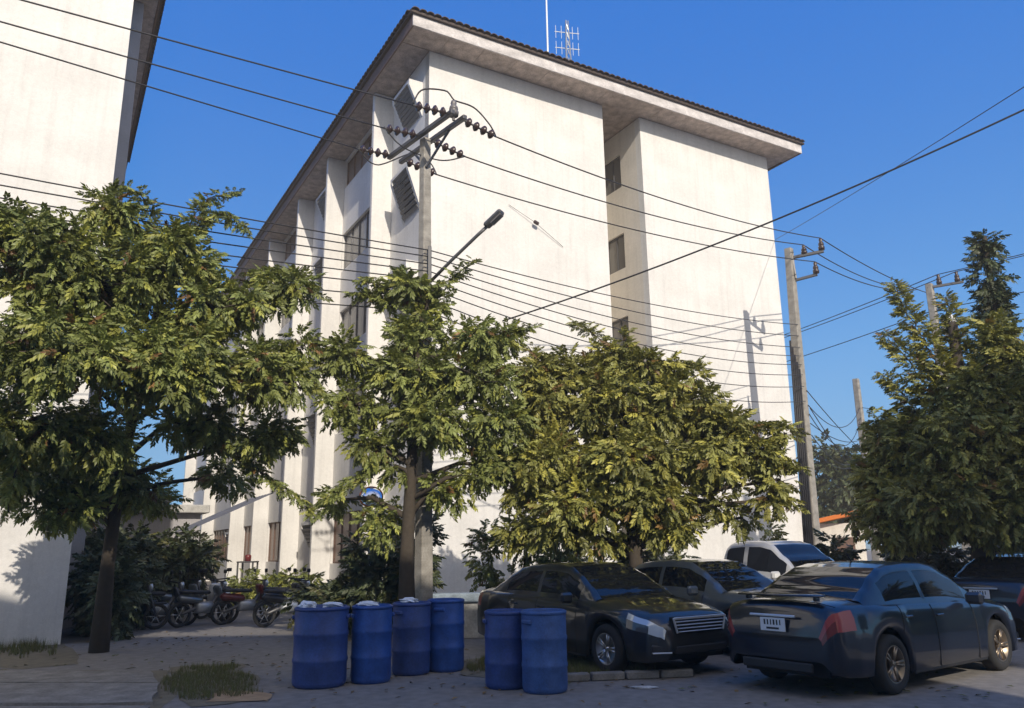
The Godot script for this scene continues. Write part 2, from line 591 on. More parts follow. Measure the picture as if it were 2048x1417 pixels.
func make_tree(called: String, label: String, base: Vector3, trunk: Array, r0: float, lobes: Array, shoots: Array, kind: String, cover: float, size: float, group := "", category := "tree", fat := 0.10):
	var root := thing(called, label, category, base, 0.0, group)
	var list := []
	var tips := []
	var mb := MB.new(true)
	var pts := []
	var rad := []
	for i in trunk.size():
		pts.append(trunk[i] - base)
		var k := float(i) / maxf(trunk.size() - 1, 1)
		rad.append(r0 * (1.25 if i == 0 else 1.0 - 0.6 * k))
	mb.tube(pts, rad, 10)
	part("trunk", mb, M.trunk, root)
	var top: Vector3 = trunk[-1]
	for l in lobes:
		var c := Vector3(l[0], l[1], l[2])
		var r := Vector3(l[3], l[4], l[5])
		fill_lobe(list, tips, c, r, kind, cover, size)
		var best: Vector3 = trunk[0]
		for i in trunk.size() - 1:
			for k in 6:
				var p: Vector3 = trunk[i].lerp(trunk[i + 1], k / 5.0)
				if p.y < c.y - 0.25 and p.y > best.y and (c.y - p.y) > 0.35 * Vector2(c.x - p.x, c.z - p.z).length() - 0.4:
					best = p
		if best == trunk[0]:
			best = trunk[0].lerp(top, 0.6)
		var mid := best.lerp(c, 0.5) + Vector3(0, 0.15, 0) + vary(0.12)
		var lb := MB.new(true)
		lb.tube([best - base, mid - base, c - base], [r0 * 0.42, r0 * 0.28, r0 * 0.14], 7)
		part("limb", lb, M.trunk, root)
	for s in shoots:
		var ps := []
		for q in s:
			ps.append(Vector3(q[0], q[1], q[2]))
		fill_shoot(list, tips, ps, kind, size, fat)
	var tw := MB.new()
	for t in tips:
		var a: Vector3 = t[0]
		var b: Vector3 = t[1]
		tw.tube([a - base, a.lerp(b, 0.55) - base + vary(0.06), b - base], [0.022, 0.014, 0.007], 4, false)
	var o := part("twigs", tw, M.trunk, root)
	o.set_meta("kind", "stuff")
	crown_of(root, list, "crown")


func make_shrub(called: String, label: String, lobes: Array, kind: String, cover: float, size: float, group := "", category := "shrub"):
	var base := Vector3(lobes[0][0], 0, lobes[0][2])
	var root := thing(called, label, category, base, 0.0, group)
	var list := []
	var tips := []
	var sb := MB.new(true)
	for l in lobes:
		var c := Vector3(l[0], l[1], l[2])
		fill_lobe(list, tips, c, Vector3(l[3], l[4], l[5]), kind, cover, size)
		sb.tube([Vector3(c.x * 0.6 + base.x * 0.4, 0.0, c.z * 0.6 + base.z * 0.4) - base, c - base], [0.05, 0.02], 6)
	for t in tips:
		sb.tube([t[0] - base, t[1] - base], [0.015, 0.006], 4, false)
	var o := part("stems", sb, M.trunk, root)
	o.set_meta("kind", "stuff")
	crown_of(root, list, "crown")


func grass_patch(called: String, corners: Array, n: int, height: float, y := 0.01):
	# blades of grass scattered over a quadrilateral of ground
	var mb := MB.new()
	for i in 7:
		var a := TAU * i / 7.0 + 0.3 * sin(i * 3.0)
		var d := Vector3(cos(a), 0, sin(a))
		var s := Vector3(-d.z, 0, d.x) * 0.012
		var lean := 0.25 + 0.12 * sin(i * 5.0)
		mb.tri(d * 0.02 - s, d * 0.02 + s, d * lean * 0.5 + Vector3(0, 0.7 + 0.3 * cos(i * 2.0), 0), Vector3(d.z, 0.2, -d.x))
	var mm := MultiMesh.new()
	mm.transform_format = MultiMesh.TRANSFORM_3D
	mm.use_colors = true
	mm.mesh = mb.mesh(M.grass)
	mm.instance_count = n
	var f := FastNoiseLite.new()
	f.frequency = 0.7
	for i in n:
		var p := Vector3()
		for tries in 6:
			var u := rng.randf()
			var v := rng.randf()
			p = corners[0].lerp(corners[1], u).lerp(corners[3].lerp(corners[2], u), v)
			var edge := 1.0 - pow(absf(u * 2.0 - 1.0), 2.2) - pow(absf(v * 2.0 - 1.0), 2.2)
			if f.get_noise_2d(p.x * 2.0, p.z * 2.0) * 1.3 + edge > 0.1 - 0.04 * tries:
				break
		p.y = y
		var h := height * rng.randf_range(0.5, 1.4)
		mm.set_instance_transform(i, Transform3D(Basis(Vector3.UP, rng.randf() * TAU).scaled(Vector3(h * 1.4, h, h * 1.4)), p))
		var c := Color(0.12, 0.135, 0.035)
		if rng.randf() < 0.3:
			c = Color(0.14, 0.12, 0.05)
		var k := rng.randf_range(0.7, 1.3)
		mm.set_instance_color(i, Color(c.r * k, c.g * k, c.b * k))
	var o := MultiMeshInstance3D.new()
	o.multimesh = mm
	o.name = numbered(called)
	add_child(o)
	return o


# ---------------------------------------------------------------- buildings
const EAVE := 17.1
const OUT := 0.93


# the shapes of one flat wall with rectangular openings: u runs along, v up, the wall is `deep` thick behind its face
func holed_wall(mb: MB, at: Vector3, u: Vector3, n: Vector3, w: float, h: float, holes: Array, deep: float):
	var us := [0.0, w]
	var vs := [0.0, h]
	for q in holes:
		us.append_array([q[0], q[0] + q[2]])
		vs.append_array([q[1], q[1] + q[3]])
	us.sort()
	vs.sort()
	for i in us.size() - 1:
		if us[i + 1] - us[i] < 0.001:
			continue
		for j in vs.size() - 1:
			if vs[j + 1] - vs[j] < 0.001:
				continue
			var cu: float = (us[i] + us[i + 1]) * 0.5
			var cv: float = (vs[j] + vs[j + 1]) * 0.5
			var hole := false
			for q in holes:
				if cu > q[0] and cu < q[0] + q[2] and cv > q[1] and cv < q[1] + q[3]:
					hole = true
			if hole:
				continue
			var a: Vector3 = at + u * us[i] + Vector3.UP * vs[j]
			var b: Vector3 = at + u * us[i + 1] + Vector3.UP * vs[j]
			var c: Vector3 = at + u * us[i + 1] + Vector3.UP * vs[j + 1]
			var d: Vector3 = at + u * us[i] + Vector3.UP * vs[j + 1]
			mb.face(a, b, c, d, n)
			mb.face(a - n * deep, b - n * deep, c - n * deep, d - n * deep, -n)
	for q in holes:
		var a: Vector3 = at + u * q[0] + Vector3.UP * q[1]
		var b: Vector3 = a + u * q[2]
		var c: Vector3 = b + Vector3.UP * q[3]
		var d: Vector3 = a + Vector3.UP * q[3]
		var m := (a + c) * 0.5
		for e in [[a, b], [b, c], [c, d], [d, a]]:
			mb.face(e[0], e[1], e[1] - n * deep, e[0] - n * deep, m - (e[0] + e[1]) * 0.5)


# a window in an opening: frame with mullions, panes as sub-parts
func window_in(root: Node3D, c: Vector3, u: Vector3, n: Vector3, w: float, h: float, panes: int, fm: Material, pm: Material):
	var b := Basis(u, Vector3.UP, n)
	var mb := MB.new()
	var f := 0.06
	for s in [-1.0, 1.0]:
		mb.box(c + u * s * (w - f) * 0.5, Vector3(f, h, 0.07), b)
		mb.box(c + Vector3.UP * s * (h - f) * 0.5, Vector3(w - 2 * f, f, 0.066), b)
	for i in range(1, panes):
		mb.box(c + u * (-w * 0.5 + w * i / panes), Vector3(f, h - 2 * f, 0.064), b)
	var o := part("window", mb, fm, root)
	for i in panes:
		var p := MB.new()
		p.box(c + u * (-w * 0.5 + w * (i + 0.5) / panes) - n * 0.01, Vector3(w / panes - f, h - 2 * f, 0.012), b)
		part("pane", p, pm, o)
	return o


func make_tile() -> ArrayMesh:
	# a curved roof tile, its open end towards +z
	var mb := MB.new()
	var seg := 6
	var arc := []
	for ring in [0.0, 1.0]:
		var row := []
		for lay in [0.0, -0.022]:
			for k in seg + 1:
				var t := PI * k / seg
				row.append(Vector3(-cos(t) * (0.118 + lay), sin(t) * (0.075 + lay) + ring * 0.12, 0.16 - ring * 0.46))
		arc.append(row)
	for k in seg:
		var up := Vector3(-cos(PI * (k + 0.5) / seg), 1, 0.1)
		mb.face(arc[0][k], arc[0][k + 1], arc[1][k + 1], arc[1][k], up)
		mb.face(arc[0][k + seg + 1], arc[0][k + seg + 2], arc[1][k + seg + 2], arc[1][k + seg + 1], -up)
		mb.face(arc[0][k], arc[0][k + 1], arc[0][k + seg + 2], arc[0][k + seg + 1], Vector3.BACK)
	return mb.mesh(M.tile)


# roof of a block whose walls span x0..x1 and z0..z1 (z1 in front): soffit panels, fascia, tiles, hipped slab
func hipped_roof(root: Node3D, x0: float, x1: float, z0: float, z1: float, front_tiles: bool, left_side: bool, side_reach: float, ov := OUT):
	var a0 := x0 - ov
	var a1 := x1 + ov
	var c0 := z0 - ov
	var c1 := z1 + ov
	var y := EAVE
	var n := 0
	var t := a0
	while t < a1 - 0.05:
		var w := minf(1.22, a1 - t)
		box_part("soffit_panel", Vector3(t + w * 0.5, y + 0.012 + 0.003 * (n % 2), z1 + ov * 0.5 + 0.01), Vector3(w - 0.012, 0.024, ov - 0.03), M.soffit, root)
		t += w
		n += 1
	t = z1
	var sx := x0 - ov * 0.5 - 0.01 if left_side else x1 + ov * 0.5 + 0.01
	while t > z1 - side_reach:
		box_part("soffit_panel", Vector3(sx, y + 0.012 + 0.003 * (n % 2), t - 0.61), Vector3(ov - 0.03, 0.024, 1.208), M.soffit, root)
		t -= 1.22
		n += 1
	box_part("soffit_slab", Vector3((a0 + a1) * 0.5, y + 0.13, (c0 + c1) * 0.5), Vector3(a1 - a0 - 0.06, 0.18, c1 - c0 - 0.06), M.soffit, root)
	box_part("fascia", Vector3((a0 + a1) * 0.5, y + 0.17, c1 + 0.025), Vector3(a1 - a0 + 0.1, 0.38, 0.05), M.fascia, root, 0.006)
	box_part("fascia", Vector3((a0 + a1) * 0.5, y + 0.17, c0 - 0.025), Vector3(a1 - a0 + 0.1, 0.38, 0.05), M.fascia, root, 0.006)
	box_part("fascia", Vector3(a0 - 0.025, y + 0.168, (c0 + c1) * 0.5), Vector3(0.05, 0.376, c1 - c0 - 0.002), M.wood, root, 0.006)
	box_part("fascia", Vector3(a1 + 0.025, y + 0.168, (c0 + c1) * 0.5), Vector3(0.05, 0.376, c1 - c0 - 0.002), M.wood, root, 0.006)
	var mb := MB.new()
	var e := 0.14
	var p := [Vector3(a0 - e, y + 0.365, c0 - e), Vector3(a1 + e, y + 0.365, c0 - e), Vector3(a1 + e, y + 0.365, c1 + e), Vector3(a0 - e, y + 0.365, c1 + e)]
	var half := (a1 - a0) * 0.5
	var ridge := [Vector3((a0 + a1) * 0.5, y + 0.43 + half * 0.38, c0 + half), Vector3((a0 + a1) * 0.5, y + 0.43 + half * 0.38, c1 - half)]
	var q := []
	for v in p:
		q.append(v + Vector3(0, 0.07, 0))
	mb.face(q[3], q[2], ridge[1], ridge[1], Vector3(0, 1, 1))
	mb.face(q[0], q[1], ridge[0], ridge[0], Vector3(0, 1, -1))
	mb.face(q[0], q[3], ridge[1], ridge[0], Vector3(-1, 1, 0))
	mb.face(q[1], q[2], ridge[1], ridge[0], Vector3(1, 1, 0))
	mb.face(p[0], p[1], p[2], p[3], Vector3.DOWN)
	for i in 4:
		mb.face(p[i], p[(i + 1) % 4], q[(i + 1) % 4], q[i], (p[i] + p[(i + 1) % 4]) * 0.5 - (p[0] + p[2]) * 0.5)
	var roof := part("roof", mb, M.tile, root)
	if front_tiles:
		t = a0 - 0.02
		while t < a1 + 0.1:
			var o := node_of(tile_mesh, "tile", roof)
			o.position = Vector3(t, y + 0.44 + rng.randf_range(-0.008, 0.008), c1 + 0.06)
			o.rotation.y = rng.randf_range(-0.02, 0.02)
			t += 0.245
	t = c1 - 0.1
	while t > c1 - side_reach * 0.55:
		var o := node_of(tile_mesh, "tile", roof)
		o.position = Vector3(a0 - 0.06 if left_side else a1 + 0.06, y + 0.44 + rng.randf_range(-0.008, 0.008), t)
		o.rotation.y = (-PI / 2 if left_side else PI / 2) + rng.randf_range(-0.02, 0.02)
		t -= 0.245


func main_block(at: Vector3, turn: float):
	var root := thing("apartment_block", "tall cream apartment block with a stair recess in its end wall, behind the trees", "building", at, turn)
	var L := 46.0
	# end wall towards the street, in two panels beside the stair recess
	var X := Vector3.RIGHT
	var Z := Vector3.BACK
	box_part("wall", Vector3(3.375, EAVE * 0.5, -0.15), Vector3(6.75, EAVE, 0.3), M.wall, root)
	box_part("wall", Vector3(11.75, EAVE * 0.5, -0.15), Vector3(6.6, EAVE, 0.3), M.wall, root)
	box_part("wall", Vector3(6.65, EAVE * 0.5, -1.75), Vector3(0.2, EAVE - 0.004, 2.9), M.wall_inner, root)
	box_part("wall", Vector3(7.6, EAVE * 0.5, -3.3), Vector3(2.1, EAVE - 0.004, 0.2), M.wall_inner, root)
	var holes := []
	for k in 5:
		holes.append([0.95, 14.84 - 3.2 * k, 1.15, 1.36])
	var mb := MB.new()
	holed_wall(mb, Vector3(8.45, 0, -0.3), -Z, -X, 2.9, EAVE - 0.002, holes, 0.2)
	part("wall", mb, M.wall_inner, root)
	for k in 5:
		window_in(root, Vector3(8.56, 15.52 - 3.2 * k, -0.3 - 1.525), -Z, -X, 1.15, 1.36, 2, M.steel, M.pane_grey)
	box_part("wall", Vector3(14.95, EAVE * 0.5, -L * 0.5 - 0.15), Vector3(0.2, EAVE - 0.006, L - 0.3), M.wall, root)
	box_part("wall", Vector3(7.4, EAVE * 0.5, -L + 0.1), Vector3(14.7, EAVE - 0.006, 0.2), M.wall, root)
	# long side with its bays: hooded bays (h) and window bays (w), a fin between each
	var bays := [["h", 0.3, 3.03], ["w", 3.25, 8.35], ["h", 8.57, 12.7], ["w", 12.92, 18.1], ["w", 18.32, 23.5], ["h", 23.72, 27.0], ["w", 27.22, 32.3], ["h", 32.52, 36.0], ["w", 36.22, 41.3], ["h", 41.52, 45.7]]
	var tops := [16.98, 13.85, 10.65, 7.45, 4.25]
	holes = []
	for b in bays:
		if b[0] == "w":
			for k in 5:
				if k == 4:
					holes.append([b[1] + 0.02, 1.25, b[2] - b[1] - 0.04, 1.75])
				else:
					holes.append([b[1] + 0.02, tops[k] - 1.55 + (0.4 if k == 0 else 0.0), b[2] - b[1] - 0.04, 1.55 - (0.4 if k == 0 else 0.0)])
	mb = MB.new()
	holed_wall(mb, Vector3(0, 0, 0) - Z * 0.3 + Vector3(0, 0, 0.3), -Z, -X, L, EAVE - 0.002, holes, 0.22)
	part("wall", mb, M.wall, root)
	for q in holes:
		var brown: bool = q[1] > 15.0 or q[1] < 2.0
		window_in(root, Vector3(0.13, q[1] + q[3] * 0.5, -(q[0] + q[2] * 0.5)), -Z, -X, q[2], q[3], 6, M.wood if brown else M.steel, M.pane_brown if brown else M.pane_grey)
	for b in bays:
		if b[0] == "w" or b[2] < 20:
			box_part("fin", Vector3(-0.35, EAVE * 0.5 - 0.01, -(b[2] + 0.11)), Vector3(0.7, EAVE - 0.02, 0.2), M.wall, root, 0.012)
		if b[0] == "h":
			# slanting concrete hoods: a wedge deep at the top, a dark louvred face underneath
			var s0: float = 0.5 if b[1] < 1.0 else b[1] + 0.7
			var s1 := s0 + 1.45
			for k in 5:
				var yb := 15.05 - 3.2 * k if k < 4 else 1.55
				var wh := 1.5 if k > 0 and k < 4 else 1.2
				var wedge := MB.new()
				for s in [s0, s1 - 0.12]:
					var a := [Vector3(-0.003, yb, -s), Vector3(-0.003, yb + wh, -s), Vector3(-0.47, yb + wh, -s), Vector3(-0.47, yb + wh - 0.2, -s)]
					var c := []
					for v in a:
						c.append(v + Vector3(0, 0, -0.12))
					wedge.face(a[0], a[1], a[2], a[3], Z)
					wedge.face(c[0], c[1], c[2], c[3], -Z)
					for i in 4:
						var m: Vector3 = (a[0] + a[1] + a[2] + a[3]) * 0.25
						wedge.face(a[i], a[(i + 1) % 4], c[(i + 1) % 4], c[i], (a[i] + a[(i + 1) % 4]) * 0.5 - m)
				wedge.box(Vector3(-0.237, yb + wh - 0.05, -(s0 + s1) * 0.5), Vector3(0.464, 0.1, s1 - s0 - 0.244))
				var hood := part("window_hood", wedge, M.wall, root)
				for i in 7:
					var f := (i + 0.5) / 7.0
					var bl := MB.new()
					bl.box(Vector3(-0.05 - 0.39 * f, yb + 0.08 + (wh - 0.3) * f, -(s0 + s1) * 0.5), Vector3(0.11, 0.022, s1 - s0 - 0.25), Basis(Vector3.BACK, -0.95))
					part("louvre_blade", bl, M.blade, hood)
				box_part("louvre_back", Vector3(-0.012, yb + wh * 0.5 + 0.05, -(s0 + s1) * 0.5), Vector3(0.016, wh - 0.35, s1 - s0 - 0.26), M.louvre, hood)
	hipped_roof(root, 0.0, 15.05, -L, 0.0, true, true, L)
	box_part("plinth", Vector3(3.37, 0.2, 0.012), Vector3(6.7, 0.4, 0.024), M.kerb, root)
	box_part("plinth", Vector3(11.75, 0.2, 0.012), Vector3(6.55, 0.4, 0.024), M.kerb, root)


func left_block(at: Vector3, turn: float):
	var root := thing("apartment_block", "plain cream end of a second apartment block at the left edge", "building", at, turn)
	var L := 40.0
	box_part("wall", Vector3(-7.25, EAVE * 0.5, -0.15), Vector3(14.5, EAVE, 0.3), M.wall, root)
	box_part("wall", Vector3(-0.1, EAVE * 0.5, -L * 0.5 - 0.15), Vector3(0.2, EAVE - 0.006, L - 0.3), M.wall, root)
	box_part("wall", Vector3(-14.4, EAVE * 0.5, -L * 0.5 - 0.15), Vector3(0.2, EAVE - 0.006, L - 0.3), M.wall, root)
	box_part("wall", Vector3(-7.25, EAVE * 0.5, -L + 0.1), Vector3(14.0, EAVE - 0.006, 0.2), M.wall, root)
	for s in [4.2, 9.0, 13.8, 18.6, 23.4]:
		box_part("shade_grey_pilaster", Vector3(0.19, EAVE * 0.5 - 0.01, -s), Vector3(0.38, EAVE - 0.02, 0.6), M.wall_grey, root, 0.012)  # the grey stands in for shade on this strip, put into its colour
	hipped_roof(root, -14.5, 0.0, -L, 0.0, false, false, 30.0, 0.72)


func shade_block(called: String, label: String, x0: float, x1: float, z0: float, z1: float, h: float):
	# a plain unseen block of flats, added to throw the foreground into shade
	var root := thing(called, label, "building", Vector3((x0 + x1) * 0.5, 0, (z0 + z1) * 0.5), 0.0)
	var w := x1 - x0
	var d := z1 - z0
	var holes := []
	var n := int(w / 3.4)
	for k in int(h / 3.2):
		for i in n:
			holes.append([w * (i + 0.5) / n - 0.75, 1.0 + 3.2 * k, 1.5, 1.4])
	var mb := MB.new()
	holed_wall(mb, Vector3(w * 0.5, 0, -d * 0.5), Vector3.LEFT, Vector3.FORWARD, w, h, holes, 0.25)
	part("wall", mb, M.wall_inner, root)
	for q in holes:
		window_in(root, Vector3(w * 0.5 - q[0] - q[2] * 0.5, q[1] + q[3] * 0.5, -d * 0.5 + 0.14), Vector3.LEFT, Vector3.FORWARD, q[2], q[3], 2, M.steel, M.pane_grey)
	box_part("wall", Vector3(-w * 0.5 + 0.1, h * 0.5, 0.13), Vector3(0.2, h - 0.004, d - 0.26), M.wall_inner, root)
	box_part("wall", Vector3(w * 0.5 - 0.1, h * 0.5, 0.13), Vector3(0.2, h - 0.004, d - 0.26), M.wall_inner, root)
	box_part("wall", Vector3(0, h * 0.5, d * 0.5 - 0.1), Vector3(w - 0.42, h - 0.004, 0.2), M.wall_inner, root)
	box_part("roof", Vector3(0, h + 0.1, 0), Vector3(w + 0.6, 0.2, d + 0.6), M.kerb, root)


# ---------------------------------------------------------------- vehicles
func along(table: Array, t: float) -> float:
	for i in table.size() - 1:
		if t <= table[i + 1][0]:
			var k: float = clampf((t - table[i][0]) / maxf(table[i + 1][0] - table[i][0], 0.0001), 0.0, 1.0)
			k = k * k * (3.0 - 2.0 * k) * 0.5 + k * 0.5
			return lerpf(table[i][1], table[i + 1][1], k)
	return table[-1][1]


const SEDAN := {
	"length": 4.65, "half": 0.885, "height": 1.45, "wheel": 0.325, "front_axle": 0.795, "rear_axle": 0.215,
	"deck": [[0.0, 0.60], [0.004, 0.80], [0.015, 0.97], [0.03, 1.03], [0.12, 1.06], [0.20, 1.05], [0.70, 0.99], [0.78, 0.965], [0.88, 0.905], [0.95, 0.83], [0.985, 0.72], [0.996, 0.60], [1.0, 0.5]],
	"side": [[0.0, 0.66], [0.006, 0.84], [0.02, 0.92], [0.06, 0.95], [0.2, 0.965], [0.5, 0.93], [0.72, 0.90], [0.86, 0.84], [0.95, 0.74], [0.985, 0.65], [1.0, 0.48]],
	"low": [[0.0, 0.40], [0.01, 0.28], [0.05, 0.24], [0.2, 0.2], [0.8, 0.2], [0.95, 0.2], [0.99, 0.24], [1.0, 0.36]],
	"wide": [[0.0, 0.70], [0.006, 0.80], [0.03, 0.90], [0.08, 0.965], [0.2, 1.0], [0.82, 1.0], [0.91, 0.955], [0.955, 0.88], [0.98, 0.78], [0.993, 0.68], [1.0, 0.60]],
	"cabin": [0.135, 0.735],
	"roof": [[0.135, 0.0], [0.18, 0.28], [0.24, 0.66], [0.29, 0.87], [0.35, 0.96], [0.43, 1.0], [0.50, 0.99], [0.555, 0.93], [0.62, 0.66], [0.68, 0.33], [0.735, 0.0]],
	"rear_glass": 0.285, "front_glass": 0.56, "pillars": [[0.42, 0.438]], "side_glass": [0.235, 0.655], "bed": false,
}
const PICKUP := {
	"length": 5.2, "half": 0.91, "height": 1.76, "wheel": 0.37, "front_axle": 0.815, "rear_axle": 0.235,
	"deck": [[0.0, 0.6], [0.003, 1.0], [0.01, 1.08], [0.4, 1.09], [0.73, 1.10], [0.8, 1.08], [0.9, 1.03], [0.965, 0.95], [0.99, 0.8], [1.0, 0.6]],
	"side": [[0.0, 0.6], [0.003, 0.98], [0.01, 1.06], [0.4, 1.06], [0.7, 1.04], [0.88, 0.97], [0.96, 0.88], [0.985, 0.75], [1.0, 0.55]],
	"low": [[0.0, 0.5], [0.02, 0.42], [0.2, 0.34], [0.8, 0.32], [0.97, 0.32], [1.0, 0.42]],
	"wide": [[0.0, 0.96], [0.01, 0.985], [0.05, 1.0], [0.88, 1.0], [0.94, 0.95], [0.975, 0.86], [1.0, 0.74]],
	"cabin": [0.355, 0.745],
	"roof": [[0.355, 0.0], [0.362, 0.45], [0.375, 0.82], [0.40, 0.96], [0.47, 1.0], [0.55, 0.99], [0.60, 0.90], [0.66, 0.55], [0.745, 0.0]],
	"rear_glass": 0.378, "front_glass": 0.605, "pillars": [[0.475, 0.495]], "side_glass": [0.385, 0.685], "bed": true,
}


# a car whose nose points along +x of its own node
func make_car(called: String, label: String, at: Vector3, heading: float, spec: Dictionary, pm: Material, rim: Material, group: String, category := "car") -> Node3D:
	var root := thing(called, label, category, at, PI / 2 - deg_to_rad(heading), group)
	var L: float = spec.length
	var W: float = spec.half
	var wr: float = spec.wheel
	var axles := [spec.front_axle, spec.rear_axle]
	var body := MB.new(true)
	var lamp_r := MB.new(true)
	var lamp_l := MB.new(true)
	var tail_r := MB.new(true)
	var tail_l := MB.new(true)
	var lens_r := MB.new(true)
	var lens_l := MB.new(true)
	var rev_r := MB.new(true)
	var rev_l := MB.new(true)
	var ts := []
	for k in 97:
		ts.append(k / 96.0)
	ts.append_array([0.003, 0.007, 0.014, 0.985, 0.993, 0.997])
	ts.sort()
	var rows := []
	for t in ts:
		var x: float = (t - 0.5) * L
		var zb := along(spec.low, t)
		for ax in axles:
			var dx: float = absf(t - ax) * L
			var R: float = wr + 0.055
			if dx < R:
				zb = maxf(zb, wr + 0.01 + sqrt(R * R - dx * dx))
		var zs := along(spec.side, t)
		var zt := along(spec.deck, t)
		var w := W * along(spec.wide, t)
		zb = minf(zb, zs - 0.06)
		var h := zs - zb
		var prof := [[0.93, zb], [0.985, zb + 0.02], [1.0, zb + h * 0.30], [1.0, zb + h * 0.52], [0.992, zb + h * 0.70], [0.968, zb + h * 0.88], [0.925, zs], [0.86, lerpf(zs, zt, 0.45)], [0.62, lerpf(zs, zt, 0.85)], [0.3, lerpf(zs, zt, 0.98)], [0.0, zt]]
		var row := []
		for p in prof:
			row.append(Vector3(x, p[1], w * p[0]))
		for k in range(prof.size() - 2, -1, -1):
			row.append(Vector3(x, prof[k][1], -w * prof[k][0]))
		rows.append(row)
	var m: int = rows[0].size()
	for i in rows.size() - 1:
		var t: float = (ts[i] + ts[i + 1]) * 0.5
		for j in m - 1:
			var a: Vector3 = rows[i][j]
			var b: Vector3 = rows[i + 1][j]
			var c: Vector3 = rows[i + 1][j + 1]
			var d: Vector3 = rows[i][j + 1]
			var mid := (a + b + c + d) * 0.25
			var out := mid - Vector3(clampf(mid.x, -L * 0.42, L * 0.42), 0.55, 0)
			var k := mini(j, m - 2 - j)
			var right := j < m / 2
			var to := body
			if t > (0.885 if not spec.bed else 0.925) and t < 0.988 and (k == 4 or k == 5):
				to = lamp_r if right else lamp_l
				if k == 4 and t < 0.955:
					to = lens_r if right else lens_l
			elif t < (0.068 if not spec.bed else 0.02) and (k == 4 or k == 5):
				to = tail_r if right else tail_l
				if k == 4 and t < 0.025:
					to = rev_r if right else rev_l
			to.face(a, b, c, d, out)
	for e in [0, rows.size() - 1]:
		var r: Array = rows[e]
		for j in m / 2:
			body.face(r[j], r[j + 1], r[m - 2 - j], r[m - 1 - j], Vector3(-1 if e == 0 else 1, 0, 0))
	part("body", body, pm, root)
	for pair in [[lamp_r, lens_r], [lamp_l, lens_l]]:
		var o := part("headlight", pair[0], M.lamp_clear, root)
		part("lens", pair[1], M.lamp_dim, o)
	for pair in [[tail_r, rev_r], [tail_l, rev_l]]:
		var o := part("tail_light", pair[0], M.lamp_red, root)
		if not spec.bed:
			part("reversing_light", pair[1], M.lamp_dark_red, o)
	# shut lines of doors, bonnet and boot
	for t in [0.268 if not spec.bed else 0.385, 0.432 if not spec.bed else 0.487, 0.66 if not spec.bed else 0.69]:
		for s in [-1.0, 1.0]:
			var near: Array = rows[0]
			for i in rows.size():
				if absf(ts[i] - t) < 0.006:
					near = rows[i]
			var line := []
			for k in range(1, 7):
				var v: Vector3 = near[k]
				line.append(Vector3(v.x, v.y, s * (v.z + 0.001)))
			var sb := MB.new()
			sb.tube(line, [0.005], 5)
			part("door_seam", sb, M.dark, root)
	if not spec.bed:
		for t in [0.04, 0.715]:
			var near: Array = rows[0]
			for i in rows.size():
				if absf(ts[i] - t) < 0.006:
					near = rows[i]
			var line := []
			for k in range(7, near.size() - 7):
				line.append(near[k] + Vector3(0, 0.001, 0))
			var sb := MB.new()
			sb.tube(line, [0.005], 5)
			part("lid_seam", sb, M.dark, root)
	# dark underside and wheel housings
	var under := MB.new()
	under.box(Vector3(0, 0.42, 0), Vector3(L * 0.93, 0.40, W * 1.28))
	part("underbody", under, M.dark, root)
	# cabin
	var c0: float = spec.cabin[0]
	var c1: float = spec.cabin[1]
	var glass_f := MB.new(true)
	var glass_b := MB.new(true)
	var roof := MB.new(true)
	var sides := [[], []]
	var cuts: Array = [spec.side_glass[0]]
	for p in spec.pillars:
		cuts.append_array(p)
	cuts.append(spec.side_glass[1])
	for s in 2:
		for k in cuts.size() / 2:
			sides[s].append(MB.new(true))
	var cts := []
	for k in 49:
		cts.append(lerpf(c0, c1, k / 48.0))
	cts.append_array(cuts)
	cts.append_array([spec.rear_glass, spec.front_glass])
	cts.sort()
	var crow := []
	for t in cts:
		var x: float = (t - 0.5) * L
		var belt := along(spec.side, t) - 0.02
		var lift := along(spec.roof, t)
		var zr: float = lerpf(along(spec.deck, t) - 0.02, spec.height, lift)
		var wb := W * along(spec.wide, t) * 0.93
		var hh := maxf((zr - belt) / (spec.height - belt), 0.0)
		var top_w := lerpf(wb * 0.95, W * 0.72, hh)
		var zc := maxf(zr - 0.085 * hh, belt)
		var prof := [[wb, belt], [lerpf(wb, top_w, 0.30), lerpf(belt, zc, 0.22)], [lerpf(wb, top_w, 0.62), lerpf(belt, zc, 0.62)], [top_w, zc - 0.035 * hh], [top_w * 0.955, zr - 0.035 * hh], [top_w * 0.86, zr - 0.01 * hh], [top_w * 0.45, zr], [0.0, zr + 0.006]]
		var row := []
		for p in prof:
			row.append(Vector3(x, p[1], p[0]))
		for k in range(prof.size() - 2, -1, -1):
			row.append(Vector3(x, prof[k][1], -prof[k][0]))
		crow.append(row)
	m = crow[0].size()
	for i in crow.size() - 1:
		var t: float = (cts[i] + cts[i + 1]) * 0.5
		if cts[i + 1] - cts[i] < 0.0005:
			continue
		for j in m - 1:
			var a: Vector3 = crow[i][j]
			var b: Vector3 = crow[i + 1][j]
			var c: Vector3 = crow[i + 1][j + 1]
			var d: Vector3 = crow[i][j + 1]
			var mid := (a + b + c + d) * 0.25
			var out := mid - Vector3(clampf(mid.x, -0.5, 0.5), 0.9, 0)
			var k := mini(j, m - 2 - j)
			var to := roof
			if k >= 5:
				if t < spec.rear_glass:
					to = glass_b
				elif t > spec.front_glass:
					to = glass_f
			elif k == 1 or k == 2:
				for q in cuts.size() / 2:
					if t > cuts[q * 2] and t < cuts[q * 2 + 1]:
						to = sides[0 if j < m / 2 else 1][q]
			to.face(a, b, c, d, out)
	part("roof", roof, pm, root)
	part("windscreen", glass_f, M.car_glass, root)
	part("rear_window", glass_b, M.car_glass, root)
